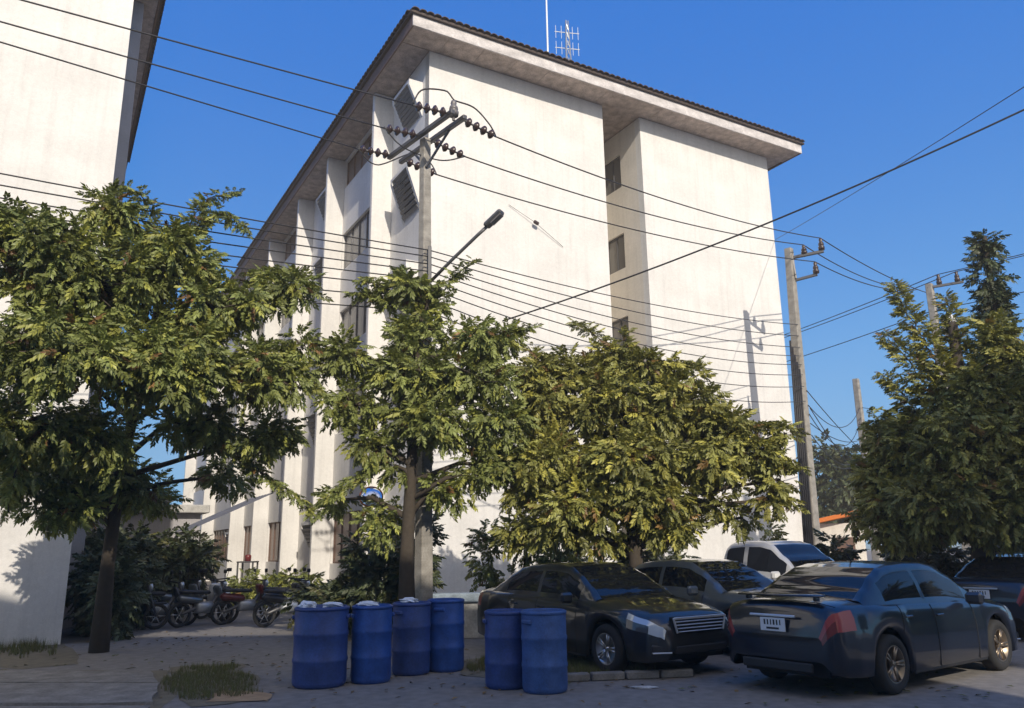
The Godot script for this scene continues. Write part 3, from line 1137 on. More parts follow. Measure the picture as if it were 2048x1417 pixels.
	for s in 2:
		for g in sides[s]:
			part("side_window", g, M.car_glass, root)
	# wheels
	for ax in axles:
		for s in [-1.0, 1.0]:
			wheel(root, Vector3((ax - 0.5) * L, wr, s * (W - 0.115)), wr, 0.21, s, rim)
	# mirrors, handles
	for s in [-1.0, 1.0]:
		var mx: float = (spec.side_glass[1] - 0.5) * L - 0.1
		box_part("wing_mirror", Vector3(mx, along(spec.side, spec.side_glass[1]) + 0.06, s * (W + 0.07)), Vector3(0.11, 0.15, 0.22), pm, root, 0.035)
		for p in [0.44, 0.28 if not spec.bed else 0.40]:
			box_part("door_handle", Vector3((p - 0.5) * L + 0.12, along(spec.side, p) - 0.13, s * (W * 0.985)), Vector3(0.17, 0.025, 0.035), pm, root, 0.01)
		# rubbing sill under the doors
		box_part("side_skirt", Vector3((0.505 - 0.5) * L, 0.225, s * W * 0.955), Vector3(L * 0.40, 0.09, 0.05), M.plastic, root, 0.015)
	return root


func wheel(root: Node3D, c: Vector3, r: float, w: float, s: float, rim: Material):
	var xf := Transform3D(Basis(Vector3.RIGHT, PI / 2 * s), c)
	var t := MB.new(true)
	t.lathe([Vector2(r * 0.62, -w * 0.5), Vector2(r * 0.9, -w * 0.5), Vector2(r * 0.985, -w * 0.36), Vector2(r, -w * 0.2), Vector2(r, w * 0.2), Vector2(r * 0.985, w * 0.36), Vector2(r * 0.9, w * 0.5), Vector2(r * 0.64, w * 0.47), Vector2(r * 0.62, w * 0.3)], 28, xf)
	var o := part("wheel", t, M.tyre, root)
	var h := MB.new(true)
	h.lathe([Vector2(r * 0.63, w * 0.10), Vector2(r * 0.66, w * 0.46), Vector2(r * 0.60, w * 0.47), Vector2(r * 0.57, w * 0.15), Vector2(0.0, w * 0.12)], 28, xf)
	for k in 5:
		for e in [-0.13, 0.13]:
			var a: float = TAU * k / 5.0 + e
			var d := Vector3(cos(a), 0, sin(a))
			h.tube([xf * (d * r * 0.10 + Vector3(0, w * 0.34, 0)), xf * (d * r * 0.60 + Vector3(0, w * 0.42, 0))], [r * 0.055, r * 0.045], 6)
	h.lathe([Vector2(r * 0.15, w * 0.2), Vector2(r * 0.14, w * 0.40), Vector2(0.0, w * 0.42)], 12, xf)
	part("rim", h, rim, o)


func sedan_front(root: Node3D, L: float, label_plate: bool):
	# chrome grille with bars, lower intake, fog lamp surrounds
	var x := L * 0.5
	var g := MB.new()
	g.box(Vector3(x - 0.055, 0.665, 0), Vector3(0.10, 0.20, 0.92))
	var o := part("grille", g, M.dark, root)
	for k in 5:
		var y := 0.585 + 0.042 * k
		var w := 0.80 + 0.035 * k
		box_part("grille_bar", Vector3(x + 0.004, y, 0), Vector3(0.028, 0.013 if k < 4 else 0.030, w), M.chrome, o, 0.004)
	for s in [-1.0, 1.0]:
		box_part("grille_edge", Vector3(x + 0.002, 0.665, s * 0.455), Vector3(0.026, 0.20, 0.026), M.chrome, o, 0.006, Basis(Vector3.RIGHT, s * 0.3))
	box_part("lower_intake", Vector3(x - 0.03, 0.36, 0), Vector3(0.09, 0.11, 0.95), M.dark, root, 0.02)
	for s in [-1.0, 1.0]:
		box_part("fog_lamp_surround", Vector3(x - 0.115, 0.385, s * 0.64), Vector3(0.10, 0.10, 0.24), M.plastic, root, 0.02, Basis(Vector3.UP, -s * 0.45))
		box_part("fog_lamp_trim", Vector3(x - 0.075, 0.335, s * 0.645), Vector3(0.05, 0.016, 0.26), M.chrome, root, 0.004, Basis(Vector3.UP, -s * 0.45))
	if label_plate:
		number_plate(root, Vector3(x + 0.02, 0.47, 0), 1.0)


func number_plate(root: Node3D, c: Vector3, s: float):
	var o := box_part("number_plate", c, Vector3(0.014, 0.15, 0.34), M.plate, root, 0.004)
	# the dark figures on it are too small to be read: a row of narrow marks over a longer line
	for k in 6:
		box_part("plate_mark", c + Vector3(s * 0.008, 0.025, (k - 2.5) * 0.042), Vector3(0.004, 0.058, 0.022 - 0.004 * (k % 3)), M.ink, o)
	box_part("plate_mark", c + Vector3(s * 0.008, -0.042, 0), Vector3(0.004, 0.022, 0.17), M.ink, o)


func sedan_rear(root: Node3D, L: float, spoiler: bool):
	var x := -L * 0.5
	number_plate(root, Vector3(x - 0.022, 0.775, 0), -1.0)
	box_part("boot_trim", Vector3(x - 0.022, 0.875, 0), Vector3(0.035, 0.028, 0.62), M.chrome, root, 0.008)
	box_part("bumper_insert", Vector3(x - 0.005, 0.33, 0), Vector3(0.04, 0.10, 0.95), M.plastic, root, 0.012)
	if spoiler:
		var mb := MB.new(true)
		for k in 12:
			pass
		mb.bevel_box(Vector3(x + 0.17, 1.10, 0), Vector3(0.16, 0.022, 1.14), 0.012, Basis(Vector3.BACK, 0.06))
		for s in [-1.0, 1.0]:
			mb.bevel_box(Vector3(x + 0.19, 1.07, s * 0.47), Vector3(0.10, 0.06, 0.04), 0.012)
		part("spoiler", mb, M.navy_paint, root)


func make_motorbike(called: String, label: String, at: Vector3, turn: float, pm: Material) -> Node3D:
	var root := thing(called, label, "motorbike", at, turn, "motorbikes parked between the blocks")
	for x in [-0.62, 0.62]:
		var t := MB.new(true)
		var ring := []
		for k in 25:
			ring.append(Vector3(x + cos(TAU * k / 24.0) * 0.25, 0.29 + sin(TAU * k / 24.0) * 0.25, 0))
		t.tube(ring, [0.04], 8, false)
		var w := part("wheel", t, M.tyre, root)
		var h := MB.new(true)
		for k in 6:
			var a := TAU * k / 6.0
			h.tube([Vector3(x, 0.29, 0), Vector3(x + cos(a) * 0.23, 0.29 + sin(a) * 0.23, 0)], [0.012], 5)
		part("rim", h, M.rim, w)
	var f := MB.new(true)
	f.tube([Vector3(0.62, 0.29, 0.06), Vector3(0.47, 0.72, 0.05), Vector3(0.40, 0.98, 0.03)], [0.025], 6)
	f.tube([Vector3(0.62, 0.29, -0.06), Vector3(0.47, 0.72, -0.05), Vector3(0.40, 0.98, -0.03)], [0.025], 6)
	f.tube([Vector3(0.42, 0.85, 0), Vector3(0.2, 0.5, 0), Vector3(-0.2, 0.42, 0), Vector3(-0.62, 0.29, 0.07)], [0.045, 0.05, 0.05, 0.03], 7)
	part("frame", f, M.steel, root)
	var b := MB.new(true)
	b.bevel_box(Vector3(-0.02, 0.42, 0), Vector3(0.45, 0.26, 0.24), 0.06)
	part("engine", b, M.galv, root)
	var c := MB.new(true)
	c.bevel_box(Vector3(-0.38, 0.62, 0), Vector3(0.62, 0.18, 0.24), 0.07, Basis(Vector3.BACK, -0.12))
	c.bevel_box(Vector3(0.36, 0.66, 0), Vector3(0.10, 0.52, 0.36), 0.045, Basis(Vector3.BACK, 0.32))
	c.bevel_box(Vector3(0.64, 0.57, 0), Vector3(0.40, 0.05, 0.12), 0.02)
	part("fairing", c, pm, root)
	var s := MB.new(true)
	s.bevel_box(Vector3(-0.27, 0.78, 0), Vector3(0.72, 0.09, 0.25), 0.04, Basis(Vector3.BACK, -0.06))
	part("seat", s, M.plastic, root)
	var hb := MB.new(true)
	hb.tube([Vector3(0.30, 1.02, -0.34), Vector3(0.38, 1.0, -0.1), Vector3(0.38, 1.0, 0.1), Vector3(0.30, 1.02, 0.34)], [0.018], 6)
	part("handlebar", hb, M.plastic, root)
	for z in [-0.26, 0.26]:
		var mr := MB.new(true)
		mr.tube([Vector3(0.33, 1.02, z), Vector3(0.30, 1.2, z * 1.15)], [0.008], 5)
		mr.bevel_box(Vector3(0.30, 1.24, z * 1.2), Vector3(0.03, 0.09, 0.13), 0.012)
		part("mirror", mr, M.plastic, root)
	var hl := MB.new(true)
	hl.lathe([Vector2(0.0, -0.06), Vector2(0.07, -0.04), Vector2(0.085, 0.02), Vector2(0.0, 0.05)], 14, Transform3D(Basis(Vector3.BACK, -PI / 2), Vector3(0.47, 0.93, 0)))
	part("headlight", hl, M.lamp_clear, root)
	return root


# ---------------------------------------------------------------- poles, lines and small things
func pole(called: String, label: String, foot: Vector3, top: Vector3, w0: float, w1: float) -> Node3D:
	# a square tapered concrete pole
	var root := thing(called, label, "utility pole", foot, 0.0, "concrete utility poles")
	var t := top - foot
	var b := Basis(Vector3.UP, 0.75)
	var mb := MB.new()
	for k in 4:
		var a := TAU * (k + 0.5) / 4.0
		var c := TAU * (k + 1.5) / 4.0
		var da := b * Vector3(cos(a), 0, sin(a))
		var dc := b * Vector3(cos(c), 0, sin(c))
		for e in [[-0.42, 0.42, da, dc]]:
			mb.face(da * w0 * 0.7 + (dc - da) * w0 * 0.06, dc * w0 * 0.7 - (dc - da) * w0 * 0.06, t + dc * w1 * 0.7 - (dc - da) * w1 * 0.06, t + da * w1 * 0.7 + (dc - da) * w1 * 0.06, da + dc)
		var db := b * Vector3(cos(a - TAU / 4.0), 0, sin(a - TAU / 4.0))
		mb.face(da * w0 * 0.7 + (dc - da) * w0 * 0.06, da * w0 * 0.7 + (db - da) * w0 * 0.06, t + da * w1 * 0.7 + (db - da) * w1 * 0.06, t + da * w1 * 0.7 + (dc - da) * w1 * 0.06, da)
	mb.box(t + Vector3(0, 0.01, 0), Vector3(w1 * 0.9, 0.02, w1 * 0.9), b)
	part("shaft", mb, M.pole, root)
	return root


func bar(root: Node3D, called: String, a: Vector3, b: Vector3, s: float, m: Material) -> MeshInstance3D:
	var z := (b - a).normalized()
	var x := Vector3.UP.cross(z).normalized()
	var mb := MB.new()
	mb.bevel_box((a + b) * 0.5, Vector3(s, s, a.distance_to(b)), s * 0.12, Basis(x, z.cross(x), z))
	return part(called, mb, m, root)


func frame_along(a: Vector3, b: Vector3) -> Transform3D:
	var y := (b - a).normalized()
	var x := y.cross(Vector3(0.2, 0.3, 0.9)).normalized()
	return Transform3D(Basis(x, y, x.cross(y)), a)


func strain_string(root: Node3D, a: Vector3, b: Vector3, discs: int):
	# a dead-end string of disc insulators from a to b
	var xf := frame_along(a, b)
	var length := a.distance_to(b)
	var rod := MB.new(true)
	rod.tube([a, b], [0.022], 6)
	var o := part("insulator_string", rod, M.steel, root)
	for k in discs:
		var y := length * (k + 0.7) / (discs + 0.4)
		var mb := MB.new(true)
		mb.lathe([Vector2(0.03, y - 0.07), Vector2(0.06, y - 0.05), Vector2(0.105, y - 0.005), Vector2(0.095, y + 0.02), Vector2(0.045, y + 0.035), Vector2(0.03, y + 0.06)], 14, xf)
		part("disc", mb, M.insulator, o)


func pin_insulator(root: Node3D, base: Vector3, h: float, m: Material):
	var mb := MB.new(true)
	mb.lathe([Vector2(0.03, -0.1), Vector2(0.03, 0.0), Vector2(0.10, 0.0), Vector2(0.11, h * 0.25), Vector2(0.07, h * 0.36), Vector2(0.095, h * 0.42), Vector2(0.085, h * 0.6), Vector2(0.05, h * 0.72), Vector2(0.065, h * 0.85), Vector2(0.05, h), Vector2(0.0, h)], 14, Transform3D(Basis(), base))
	part("pin_insulator", mb, m, root)


func wire(label: String, a: Vector3, b: Vector3, sag: float, r: float, group := "", called := "power_line", category := "power line"):
	var n := 28
	var pts := []
	for k in n + 1:
		var t := float(k) / n
		pts.append(a.lerp(b, t) - Vector3(0, 4.0 * sag * t * (1.0 - t), 0) - a)
	var mb := MB.new(true)
	mb.tube(pts, [r], 5)
	var o := part(called, mb, M.wire, self)
	o.position = a
	tag(o, label, category, group)


func loop_wire(label: String, pts: Array, r: float, called := "jumper_wire", category := "jumper wire", group := ""):
	var c := Curve3D.new()
	for i in pts.size():
		var a: Vector3 = pts[maxi(i - 1, 0)]
		var b: Vector3 = pts[mini(i + 1, pts.size() - 1)]
		c.add_point(pts[i] - pts[0], (a - b) / 6.0, (b - a) / 6.0)
	var ps := []
	for k in 33:
		ps.append(c.sample_baked(c.get_baked_length() * k / 32.0, true))
	var mb := MB.new(true)
	mb.tube(ps, [r], 6)
	var o := part(called, mb, M.wire, self)
	o.position = pts[0]
	tag(o, label, category, group)


func make_drum(called: String, label: String, at: Vector3, r: float, h: float, m: Material, turn := 0.0):
	var root := thing(called, label, "plastic drum", at, turn, "blue plastic drums along the road edge")
	var mb := MB.new(true)
	var pr := [Vector2(0.0, 0.0), Vector2(r * 0.9, 0.0), Vector2(r * 0.97, 0.025), Vector2(r, 0.07)]
	for y in [0.33, 0.66]:
		pr.append_array([Vector2(r, h * y - 0.035), Vector2(r * 1.025, h * y - 0.018), Vector2(r * 1.025, h * y + 0.018), Vector2(r, h * y + 0.035)])
	pr.append_array([Vector2(r, h - 0.07), Vector2(r * 0.985, h - 0.03)])
	pr.append_array([Vector2(r * 0.97, h - 0.012), Vector2(r * 0.95, h), Vector2(r * 0.93, h - 0.012), Vector2(r * 0.93, 0.12), Vector2(0.0, 0.1)])
	mb.lathe(pr, 40)
	part("shell", mb, m, root)
	var rm := MB.new(true)
	rm.lathe([Vector2(r * 0.975, h - 0.05), Vector2(r * 1.03, h - 0.045), Vector2(r * 1.035, h - 0.012), Vector2(r * 0.985, h - 0.006)], 40)
	part("rim", rm, m, root)
	for s in [-1.0, 1.0]:
		box_part("handle", Vector3(s * r * 1.02, h - 0.13, 0), Vector3(0.04, 0.05, 0.16), m, root, 0.012)


func crumpled_bag(label: String, at: Vector3, s: Vector3, seed_n: int, called := "plastic_bag", category := "plastic bag", m: Material = null):
	var f := FastNoiseLite.new()
	f.seed = seed_n
	f.frequency = 1.3
	var mb := MB.new()
	var rows := []
	for i in 9:
		var row := []
		for k in 14:
			var a := TAU * k / 14.0
			var e := PI * i / 8.0 - PI / 2
			var d := Vector3(cos(e) * cos(a), sin(e), cos(e) * sin(a))
			var w := 1.0 + 0.75 * f.get_noise_3d(d.x * 2.2, d.y * 2.2, d.z * 2.2)
			row.append(d * s * w)
		rows.append(row)
	for i in 8:
		for k in 14:
			var k2 := (k + 1) % 14
			var q := [rows[i][k], rows[i][k2], rows[i + 1][k2], rows[i + 1][k]]
			mb.face(q[0], q[1], q[2], q[3], q[0] + q[1] + q[2] + q[3])
	var o := part(called, mb, m if m else M.bag, self)
	o.position = at
	tag(o, label, category, "white plastic bags on the drums" if category == "plastic bag" else "")


func quad_sheet(mb: MB, p: Array, y: float):
	var v := []
	for q in p:
		v.append(Vector3(q[0], y, q[1]))
	for i in range(1, v.size() - 1):
		mb.tri(v[0], v[i], v[i + 1], Vector3.UP)


# a ragged edge for a sheet lying on the ground
func ragged(p: Array, step: float, amount: float, seed_n: int) -> Array:
	var f := FastNoiseLite.new()
	f.seed = seed_n
	f.frequency = 0.9
	var out := []
	for i in p.size():
		var a := Vector2(p[i][0], p[i][1])
		var b := Vector2(p[(i + 1) % p.size()][0], p[(i + 1) % p.size()][1])
		var n := maxi(1, int(a.distance_to(b) / step))
		var side := (b - a).orthogonal().normalized()
		for k in n:
			var q := a.lerp(b, float(k) / n)
			q += side * f.get_noise_2d(q.x * 1.5, q.y * 1.5) * amount
			out.append([q.x, q.y])
	return out


func fan_sheet(mb: MB, p: Array, y: float):
	var c := Vector3(0, y, 0)
	for q in p:
		c += Vector3(q[0], 0, q[1]) / p.size()
	for i in p.size():
		var q: Array = p[i]
		var r: Array = p[(i + 1) % p.size()]
		mb.tri(c, Vector3(q[0], y, q[1]), Vector3(r[0], y, r[1]), Vector3.UP)


func _ready():
	rng.seed = 20240607
	# ------------------------------------------------------------ camera, sky, sun, exposure
	var cam := Camera3D.new()
	var pitch := deg_to_rad(13.75)
	var roll := deg_to_rad(0.85)
	var fw := Vector3(0, sin(pitch), -cos(pitch))
	var up0 := Vector3(0, cos(pitch), sin(pitch))
	var cr := Vector3.RIGHT * cos(roll) - up0 * sin(roll)
	var cu := up0 * cos(roll) + Vector3.RIGHT * sin(roll)
	cam.transform = Transform3D(Basis(cr, cu, -fw), Vector3(0, 1.68, 0))
	cam.fov = rad_to_deg(2.0 * atan(708.5 / 1590.0))
	cam.near = 0.1
	cam.far = 1200.0
	add_child(cam)
	cam.current = true
	var sky_mat := ProceduralSkyMaterial.new()
	sky_mat.sky_top_color = Color(0.07, 0.385, 0.725)
	sky_mat.sky_horizon_color = Color(0.43, 0.76, 0.95)
	sky_mat.sky_curve = 0.165
	sky_mat.sky_energy_multiplier = 1.0
	sky_mat.ground_bottom_color = Color(0.25, 0.24, 0.22)
	sky_mat.ground_horizon_color = Color(0.50, 0.56, 0.60)
	sky_mat.sun_angle_max = 62.0
	sky_mat.sun_curve = 1.2
	var sky := Sky.new()
	sky.sky_material = sky_mat
	var env := Environment.new()
	env.background_mode = Environment.BG_SKY
	env.sky = sky
	env.background_energy_multiplier = 1.0
	env.ambient_light_source = Environment.AMBIENT_SOURCE_SKY
	env.tonemap_mode = Environment.TONE_MAPPER_LINEAR
	env.tonemap_exposure = 1.42
	env.fog_enabled = true
	env.fog_density = 0.003
	env.fog_light_color = Color(0.97, 0.92, 0.85)
	env.sdfgi_enabled = true
	env.ssao_enabled = true
	env.ssil_enabled = true
	var we := WorldEnvironment.new()
	we.environment = env
	add_child(we)
	var sun := DirectionalLight3D.new()
	sun.light_energy = 1.04
	sun.light_color = Color(1.0, 0.955, 0.885)
	sun.light_angular_distance = 0.5
	sun.shadow_enabled = true
	var saz := deg_to_rad(162.0)
	var sel := deg_to_rad(28.0)
	var to_sun := Vector3(sin(saz) * cos(sel), sin(sel), -cos(saz) * cos(sel))
	add_child(sun)
	sun.look_at_from_position(to_sun * 50.0, Vector3.ZERO)
	make_materials()
	spray_mesh = make_spray()
	tile_mesh = make_tile()

	# ------------------------------------------------------------ ground
	var g := MB.new()
	quad_sheet(g, [[-150, -190], [150, -190], [150, 60], [-150, 60]], 0.0)
	setting("ground", g, M.asphalt)
	g = MB.new()
	fan_sheet(g, ragged([[-22, -24.4], [-8.8, -16.4], [-6.9, -13.3], [-7.6, -12.8], [-22, -20.5]], 0.5, 0.25, 3), 0.004)
	setting("verge_ground", g, M.soil)
	# slabs of the cracked concrete path at the lower left
	g = MB.new()
	fan_sheet(g, ragged([[-20, -19.3], [-7.4, -12.6], [-5.2, -12.5], [-4.3, -10.8], [-3.6, -7.5], [-9, -5.5], [-20, -12]], 0.5, 0.2, 5), 0.004)
	var path := setting("path", g, M.soil)
	var slabs := [[[-7.9, -12.55], [-5.35, -12.3], [-4.75, -11.25], [-7.2, -11.45]], [[-10.6, -14.0], [-8.05, -12.6], [-7.35, -11.5], [-9.9, -12.6]], [[-7.15, -11.3], [-4.7, -11.1], [-4.15, -9.7], [-6.4, -9.8]], [[-9.8, -12.4], [-7.3, -11.36], [-6.55, -9.85], [-9.2, -10.6]], [[-6.35, -9.65], [-4.1, -9.55], [-3.75, -8.2], [-5.9, -8.1]]]
	for i in slabs.size():
		g = MB.new()
		var edge := ragged(slabs[i], 0.25, 0.07, 30 + i)
		var y := 0.03 + 0.006 * (i % 3)
		fan_sheet(g, edge, y)
		for k in edge.size():
			var q: Array = edge[k]
			var r: Array = edge[(k + 1) % edge.size()]
			var mid := Vector3((q[0] + r[0]) * 0.5, 0, (q[1] + r[1]) * 0.5)
			var cc := Vector3((slabs[i][0][0] + slabs[i][2][0]) * 0.5, 0, (slabs[i][0][1] + slabs[i][2][1]) * 0.5)
			g.face(Vector3(q[0], 0.0, q[1]), Vector3(r[0], 0.0, r[1]), Vector3(r[0], y, r[1]), Vector3(q[0], y, q[1]), mid - cc)
		part("slab", g, M.path, path)
	g = MB.new()
	fan_sheet(g, ragged([[-5.3, -12.9], [-4.2, -13.1], [-3.4, -11.2], [-3.0, -9.9], [-3.6, -9.6], [-4.25, -10.7]], 0.3, 0.25, 9), 0.008)
	setting("verge_ground", g, M.soil)
	g = MB.new()
	fan_sheet(g, ragged([[-3.7, -10.6], [-3.0, -10.4], [-2.9, -9.9], [-3.6, -9.85]], 0.12, 0.14, 12), 0.012)
	setting("dirt_patch", g, M.sand)
	g = MB.new()
	fan_sheet(g, ragged([[-0.9, -13.1], [-0.75, -11.5], [0.55, -11.02], [2.25, -11.25], [2.3, -12.4], [0.4, -14]], 0.4, 0.15, 15), 0.006)
	setting("verge_ground", g, M.soil)
	var kerb := MB.new()
	for k in 4:
		var a := Vector3(0.72 + 0.46 * k, 0.05, -10.98 - 0.07 * k)
		kerb.bevel_box(a, Vector3(0.44, 0.1, 0.14), 0.015, Basis(Vector3.UP, 0.15 + 0.02 * (k % 2)))
	setting("kerb", kerb, M.kerb)

	# ------------------------------------------------------------ buildings
	var turn := deg_to_rad(30.0)
	main_block(Vector3(-2.48, 0, -22.26), turn)
	left_block(Vector3(-8.82, 0, -16.23), turn)
	shade_block("apartment_block", "low grey block behind the viewer, unseen, added to shade the foreground", -17.0, 11.6, 9.0, 19.0, 14.4)
	shade_block("apartment_block", "taller grey block behind the viewer, unseen, added to shade the right side", 14.8, 27.0, 9.0, 13.0, 18.4)

	# ------------------------------------------------------------ trees and shrubs
	make_tree("street_tree", "large spreading tree in front of the left apartment block, arching shoots at its top", Vector3(-7.4, 0, -14.9), [Vector3(-7.4, 0, -14.9), Vector3(-7.3, 1.5, -14.7), Vector3(-7.0, 3.0, -14.2), Vector3(-6.5, 4.6, -13.6), Vector3(-6.1, 6.2, -13.2)], 0.14, TREE_A_LOBES, TREE_A_SHOOTS, "green", 0.85, 0.60, "trees along the street")
	make_tree("street_tree", "slim tree in front of the utility pole with the street lamp, behind the blue drums", Vector3(-1.92, 0, -14.75), [Vector3(-1.92, 0, -14.75), Vector3(-1.95, 1.6, -14.75), Vector3(-1.88, 3.2, -14.7), Vector3(-1.8, 4.8, -14.7), Vector3(-1.7, 6.4, -14.75)], 0.15, TREE_B_LOBES, TREE_B_SHOOTS, "green", 0.80, 0.64, "trees along the street")
	make_tree("street_tree", "broad low tree before the end wall, behind the dark and silver sedans", Vector3(2.2, 0, -15.3), [Vector3(2.2, 0, -15.3), Vector3(2.25, 1.4, -15.3), Vector3(2.2, 2.6, -15.3), Vector3(2.15, 3.8, -15.4), Vector3(2.1, 5.0, -15.5)], 0.16, TREE_C_LOBES, TREE_C_SHOOTS, "yellowish", 0.9, 0.64, "trees along the street")
	make_tree("street_tree", "big dark tree at the right edge with tall leafy shoots reaching up", Vector3(9.2, 0, -16.2), [Vector3(9.2, 0, -16.2), Vector3(9.25, 1.6, -16.2), Vector3(9.3, 3.2, -16.2), Vector3(9.3, 4.8, -16.2), Vector3(9.35, 6.2, -16.25)], 0.24, TREE_D_LOBES, TREE_D_SHOOTS, "yellowish", 1.05, 0.66, "", "tree", 0.27)
	make_tree("street_tree", "unseen bushy tree beyond the right edge, added to darken the car reflections", Vector3(16.4, 0, -11.6), [Vector3(16.4, 0, -11.6), Vector3(16.4, 2.5, -11.6), Vector3(16.4, 4.0, -11.6)], 0.2, [[16.4, 4.2, -11.6, 2.0, 1.6, 2.0], [16.0, 2.6, -10.4, 1.5, 1.4, 1.5], [16.8, 2.4, -13.4, 1.6, 1.5, 1.6], [15.6, 1.3, -12.4, 1.2, 1.2, 1.4]], [], "green", 1.0, 1.7)  # unseen tree, added so the car's side windows reflect something dark
	var column := []
	for k in 7:
		column.append([11.45 + 0.02 * k, 6.2 + 0.42 * k, -18.2, 0.40 - 0.02 * k, 0.16, 0.40 - 0.02 * k])
	make_tree("column_tree", "narrow column shaped tree with tiers of drooping leaves, behind the big right tree", Vector3(11.4, 0, -18.2), [Vector3(11.4, 0, -18.2), Vector3(11.45, 3.0, -18.2), Vector3(11.5, 6.0, -18.2), Vector3(11.57, 8.9, -18.2)], 0.14, column, [[[11.5, 8.4, -18.2], [11.56, 8.8, -18.2], [11.57, 9.05, -18.2]]], "dark", 2.6, 0.7)
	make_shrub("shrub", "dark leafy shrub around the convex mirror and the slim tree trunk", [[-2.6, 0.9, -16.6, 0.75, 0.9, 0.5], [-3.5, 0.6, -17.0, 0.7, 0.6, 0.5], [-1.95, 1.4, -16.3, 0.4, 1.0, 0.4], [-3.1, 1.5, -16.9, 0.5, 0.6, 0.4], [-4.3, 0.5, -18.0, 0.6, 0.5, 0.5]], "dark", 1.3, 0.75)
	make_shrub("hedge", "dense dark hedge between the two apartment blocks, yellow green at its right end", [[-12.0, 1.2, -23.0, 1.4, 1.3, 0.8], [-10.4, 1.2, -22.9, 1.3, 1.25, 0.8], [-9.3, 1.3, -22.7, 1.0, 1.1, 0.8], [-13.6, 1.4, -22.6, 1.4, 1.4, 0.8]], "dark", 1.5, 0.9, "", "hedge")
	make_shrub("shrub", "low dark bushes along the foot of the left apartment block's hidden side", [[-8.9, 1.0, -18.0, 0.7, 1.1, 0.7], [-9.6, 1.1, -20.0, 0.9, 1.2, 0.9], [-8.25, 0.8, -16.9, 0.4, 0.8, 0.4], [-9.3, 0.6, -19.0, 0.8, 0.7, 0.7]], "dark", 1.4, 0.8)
	make_shrub("shrub", "loose added shrub against the end wall, standing in for dappled shade there", [[-0.5, 1.5, -17.6, 0.5, 0.8, 0.4], [0.3, 1.9, -17.9, 0.6, 0.7, 0.4], [1.0, 1.4, -17.6, 0.5, 0.7, 0.4], [-0.1, 0.7, -17.5, 0.6, 0.6, 0.4]], "green", 0.55, 0.7)  # added shrub, placed where the wall only carries dappled shade
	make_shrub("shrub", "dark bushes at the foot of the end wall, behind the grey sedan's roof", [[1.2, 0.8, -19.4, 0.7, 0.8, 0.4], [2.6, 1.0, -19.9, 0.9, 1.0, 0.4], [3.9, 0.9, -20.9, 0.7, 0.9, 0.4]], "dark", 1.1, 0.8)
	make_shrub("shrub", "shrub under the long side's ground floor windows", [[-7.0, 0.6, -24.8, 0.8, 0.6, 0.5], [-8.3, 0.6, -26.2, 0.8, 0.6, 0.5], [-5.9, 0.5, -23.9, 0.7, 0.5, 0.5], [-4.8, 0.5, -22.9, 0.6, 0.5, 0.5]], "green", 1.2, 0.7)
	make_shrub("shrub", "reddish leaved shrub between the end wall and the white pickup truck", [[6.2, 1.5, -20.6, 0.5, 0.9, 0.4], [6.9, 1.0, -20.9, 0.5, 0.9, 0.4]], "yellowish", 0.8, 0.7)
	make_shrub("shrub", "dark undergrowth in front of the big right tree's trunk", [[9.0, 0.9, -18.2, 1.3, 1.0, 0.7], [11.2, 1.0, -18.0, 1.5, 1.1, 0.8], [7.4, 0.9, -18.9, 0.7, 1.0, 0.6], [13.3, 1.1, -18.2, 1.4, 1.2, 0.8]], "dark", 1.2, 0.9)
	make_tree("distant_tree", "distant tree seen between the second utility pole and the big right tree", Vector3(19.5, 0, -47), [Vector3(19.5, 0, -47), Vector3(19.5, 3, -47), Vector3(19.5, 6, -47)], 0.3, [[19.0, 5.4, -47, 1.9, 2.2, 1.6], [21.0, 4.0, -47, 2.2, 2.0, 1.8], [23.2, 4.6, -47, 2.4, 2.6, 1.8], [18.2, 3.0, -47, 1.6, 1.6, 1.4]], [], "dark", 0.9, 2.2)
	make_tree("distant_tree", "distant tree filling the gap beyond the low white roof", Vector3(-23, 0, -50), [Vector3(-23, 0, -50), Vector3(-23, 2, -50), Vector3(-23, 3, -50)], 0.3, [[-25.0, 2.0, -50, 3, 2.0, 2], [-21.0, 1.8, -50, 2.6, 1.8, 2]], [], "dark", 0.9, 2.2)
	var gp: MultiMeshInstance3D = grass_patch("grass", [Vector3(-22, 0, -24), Vector3(-8.9, 0, -16.3), Vector3(-7.3, 0, -13.3), Vector3(-21, 0, -21)], 5200, 0.16)
	tag(gp, "rough grass along the foot of the left apartment block", "grass", "", "stuff")
	gp = grass_patch("grass", [Vector3(-5.3, 0, -12.9), Vector3(-4.2, 0, -13.0), Vector3(-2.9, 0, -10.0), Vector3(-4.3, 0, -10.0)], 3000, 0.075)
	tag(gp, "patch of green and yellow grass between the path slabs and the road", "grass", "", "stuff")
	gp = grass_patch("grass", [Vector3(-0.9, 0, -13.0), Vector3(0.6, 0, -13.4), Vector3(2.3, 0, -11.2), Vector3(-0.5, 0, -11.2)], 3200, 0.10)
	tag(gp, "strip of grass behind the blue drums, beside the dark sedan", "grass", "", "stuff")

	# fallen leaves along the road edge
	var fl := MB.new()
	leaflet(fl, Vector3(0, 0.008, 0), Vector3(1, 0, 0), 0.09, 0.04)
	var lm := MultiMesh.new()
	lm.transform_format = MultiMesh.TRANSFORM_3D
	lm.use_colors = true
	lm.mesh = fl.mesh(M.grass)
	lm.instance_count = 480
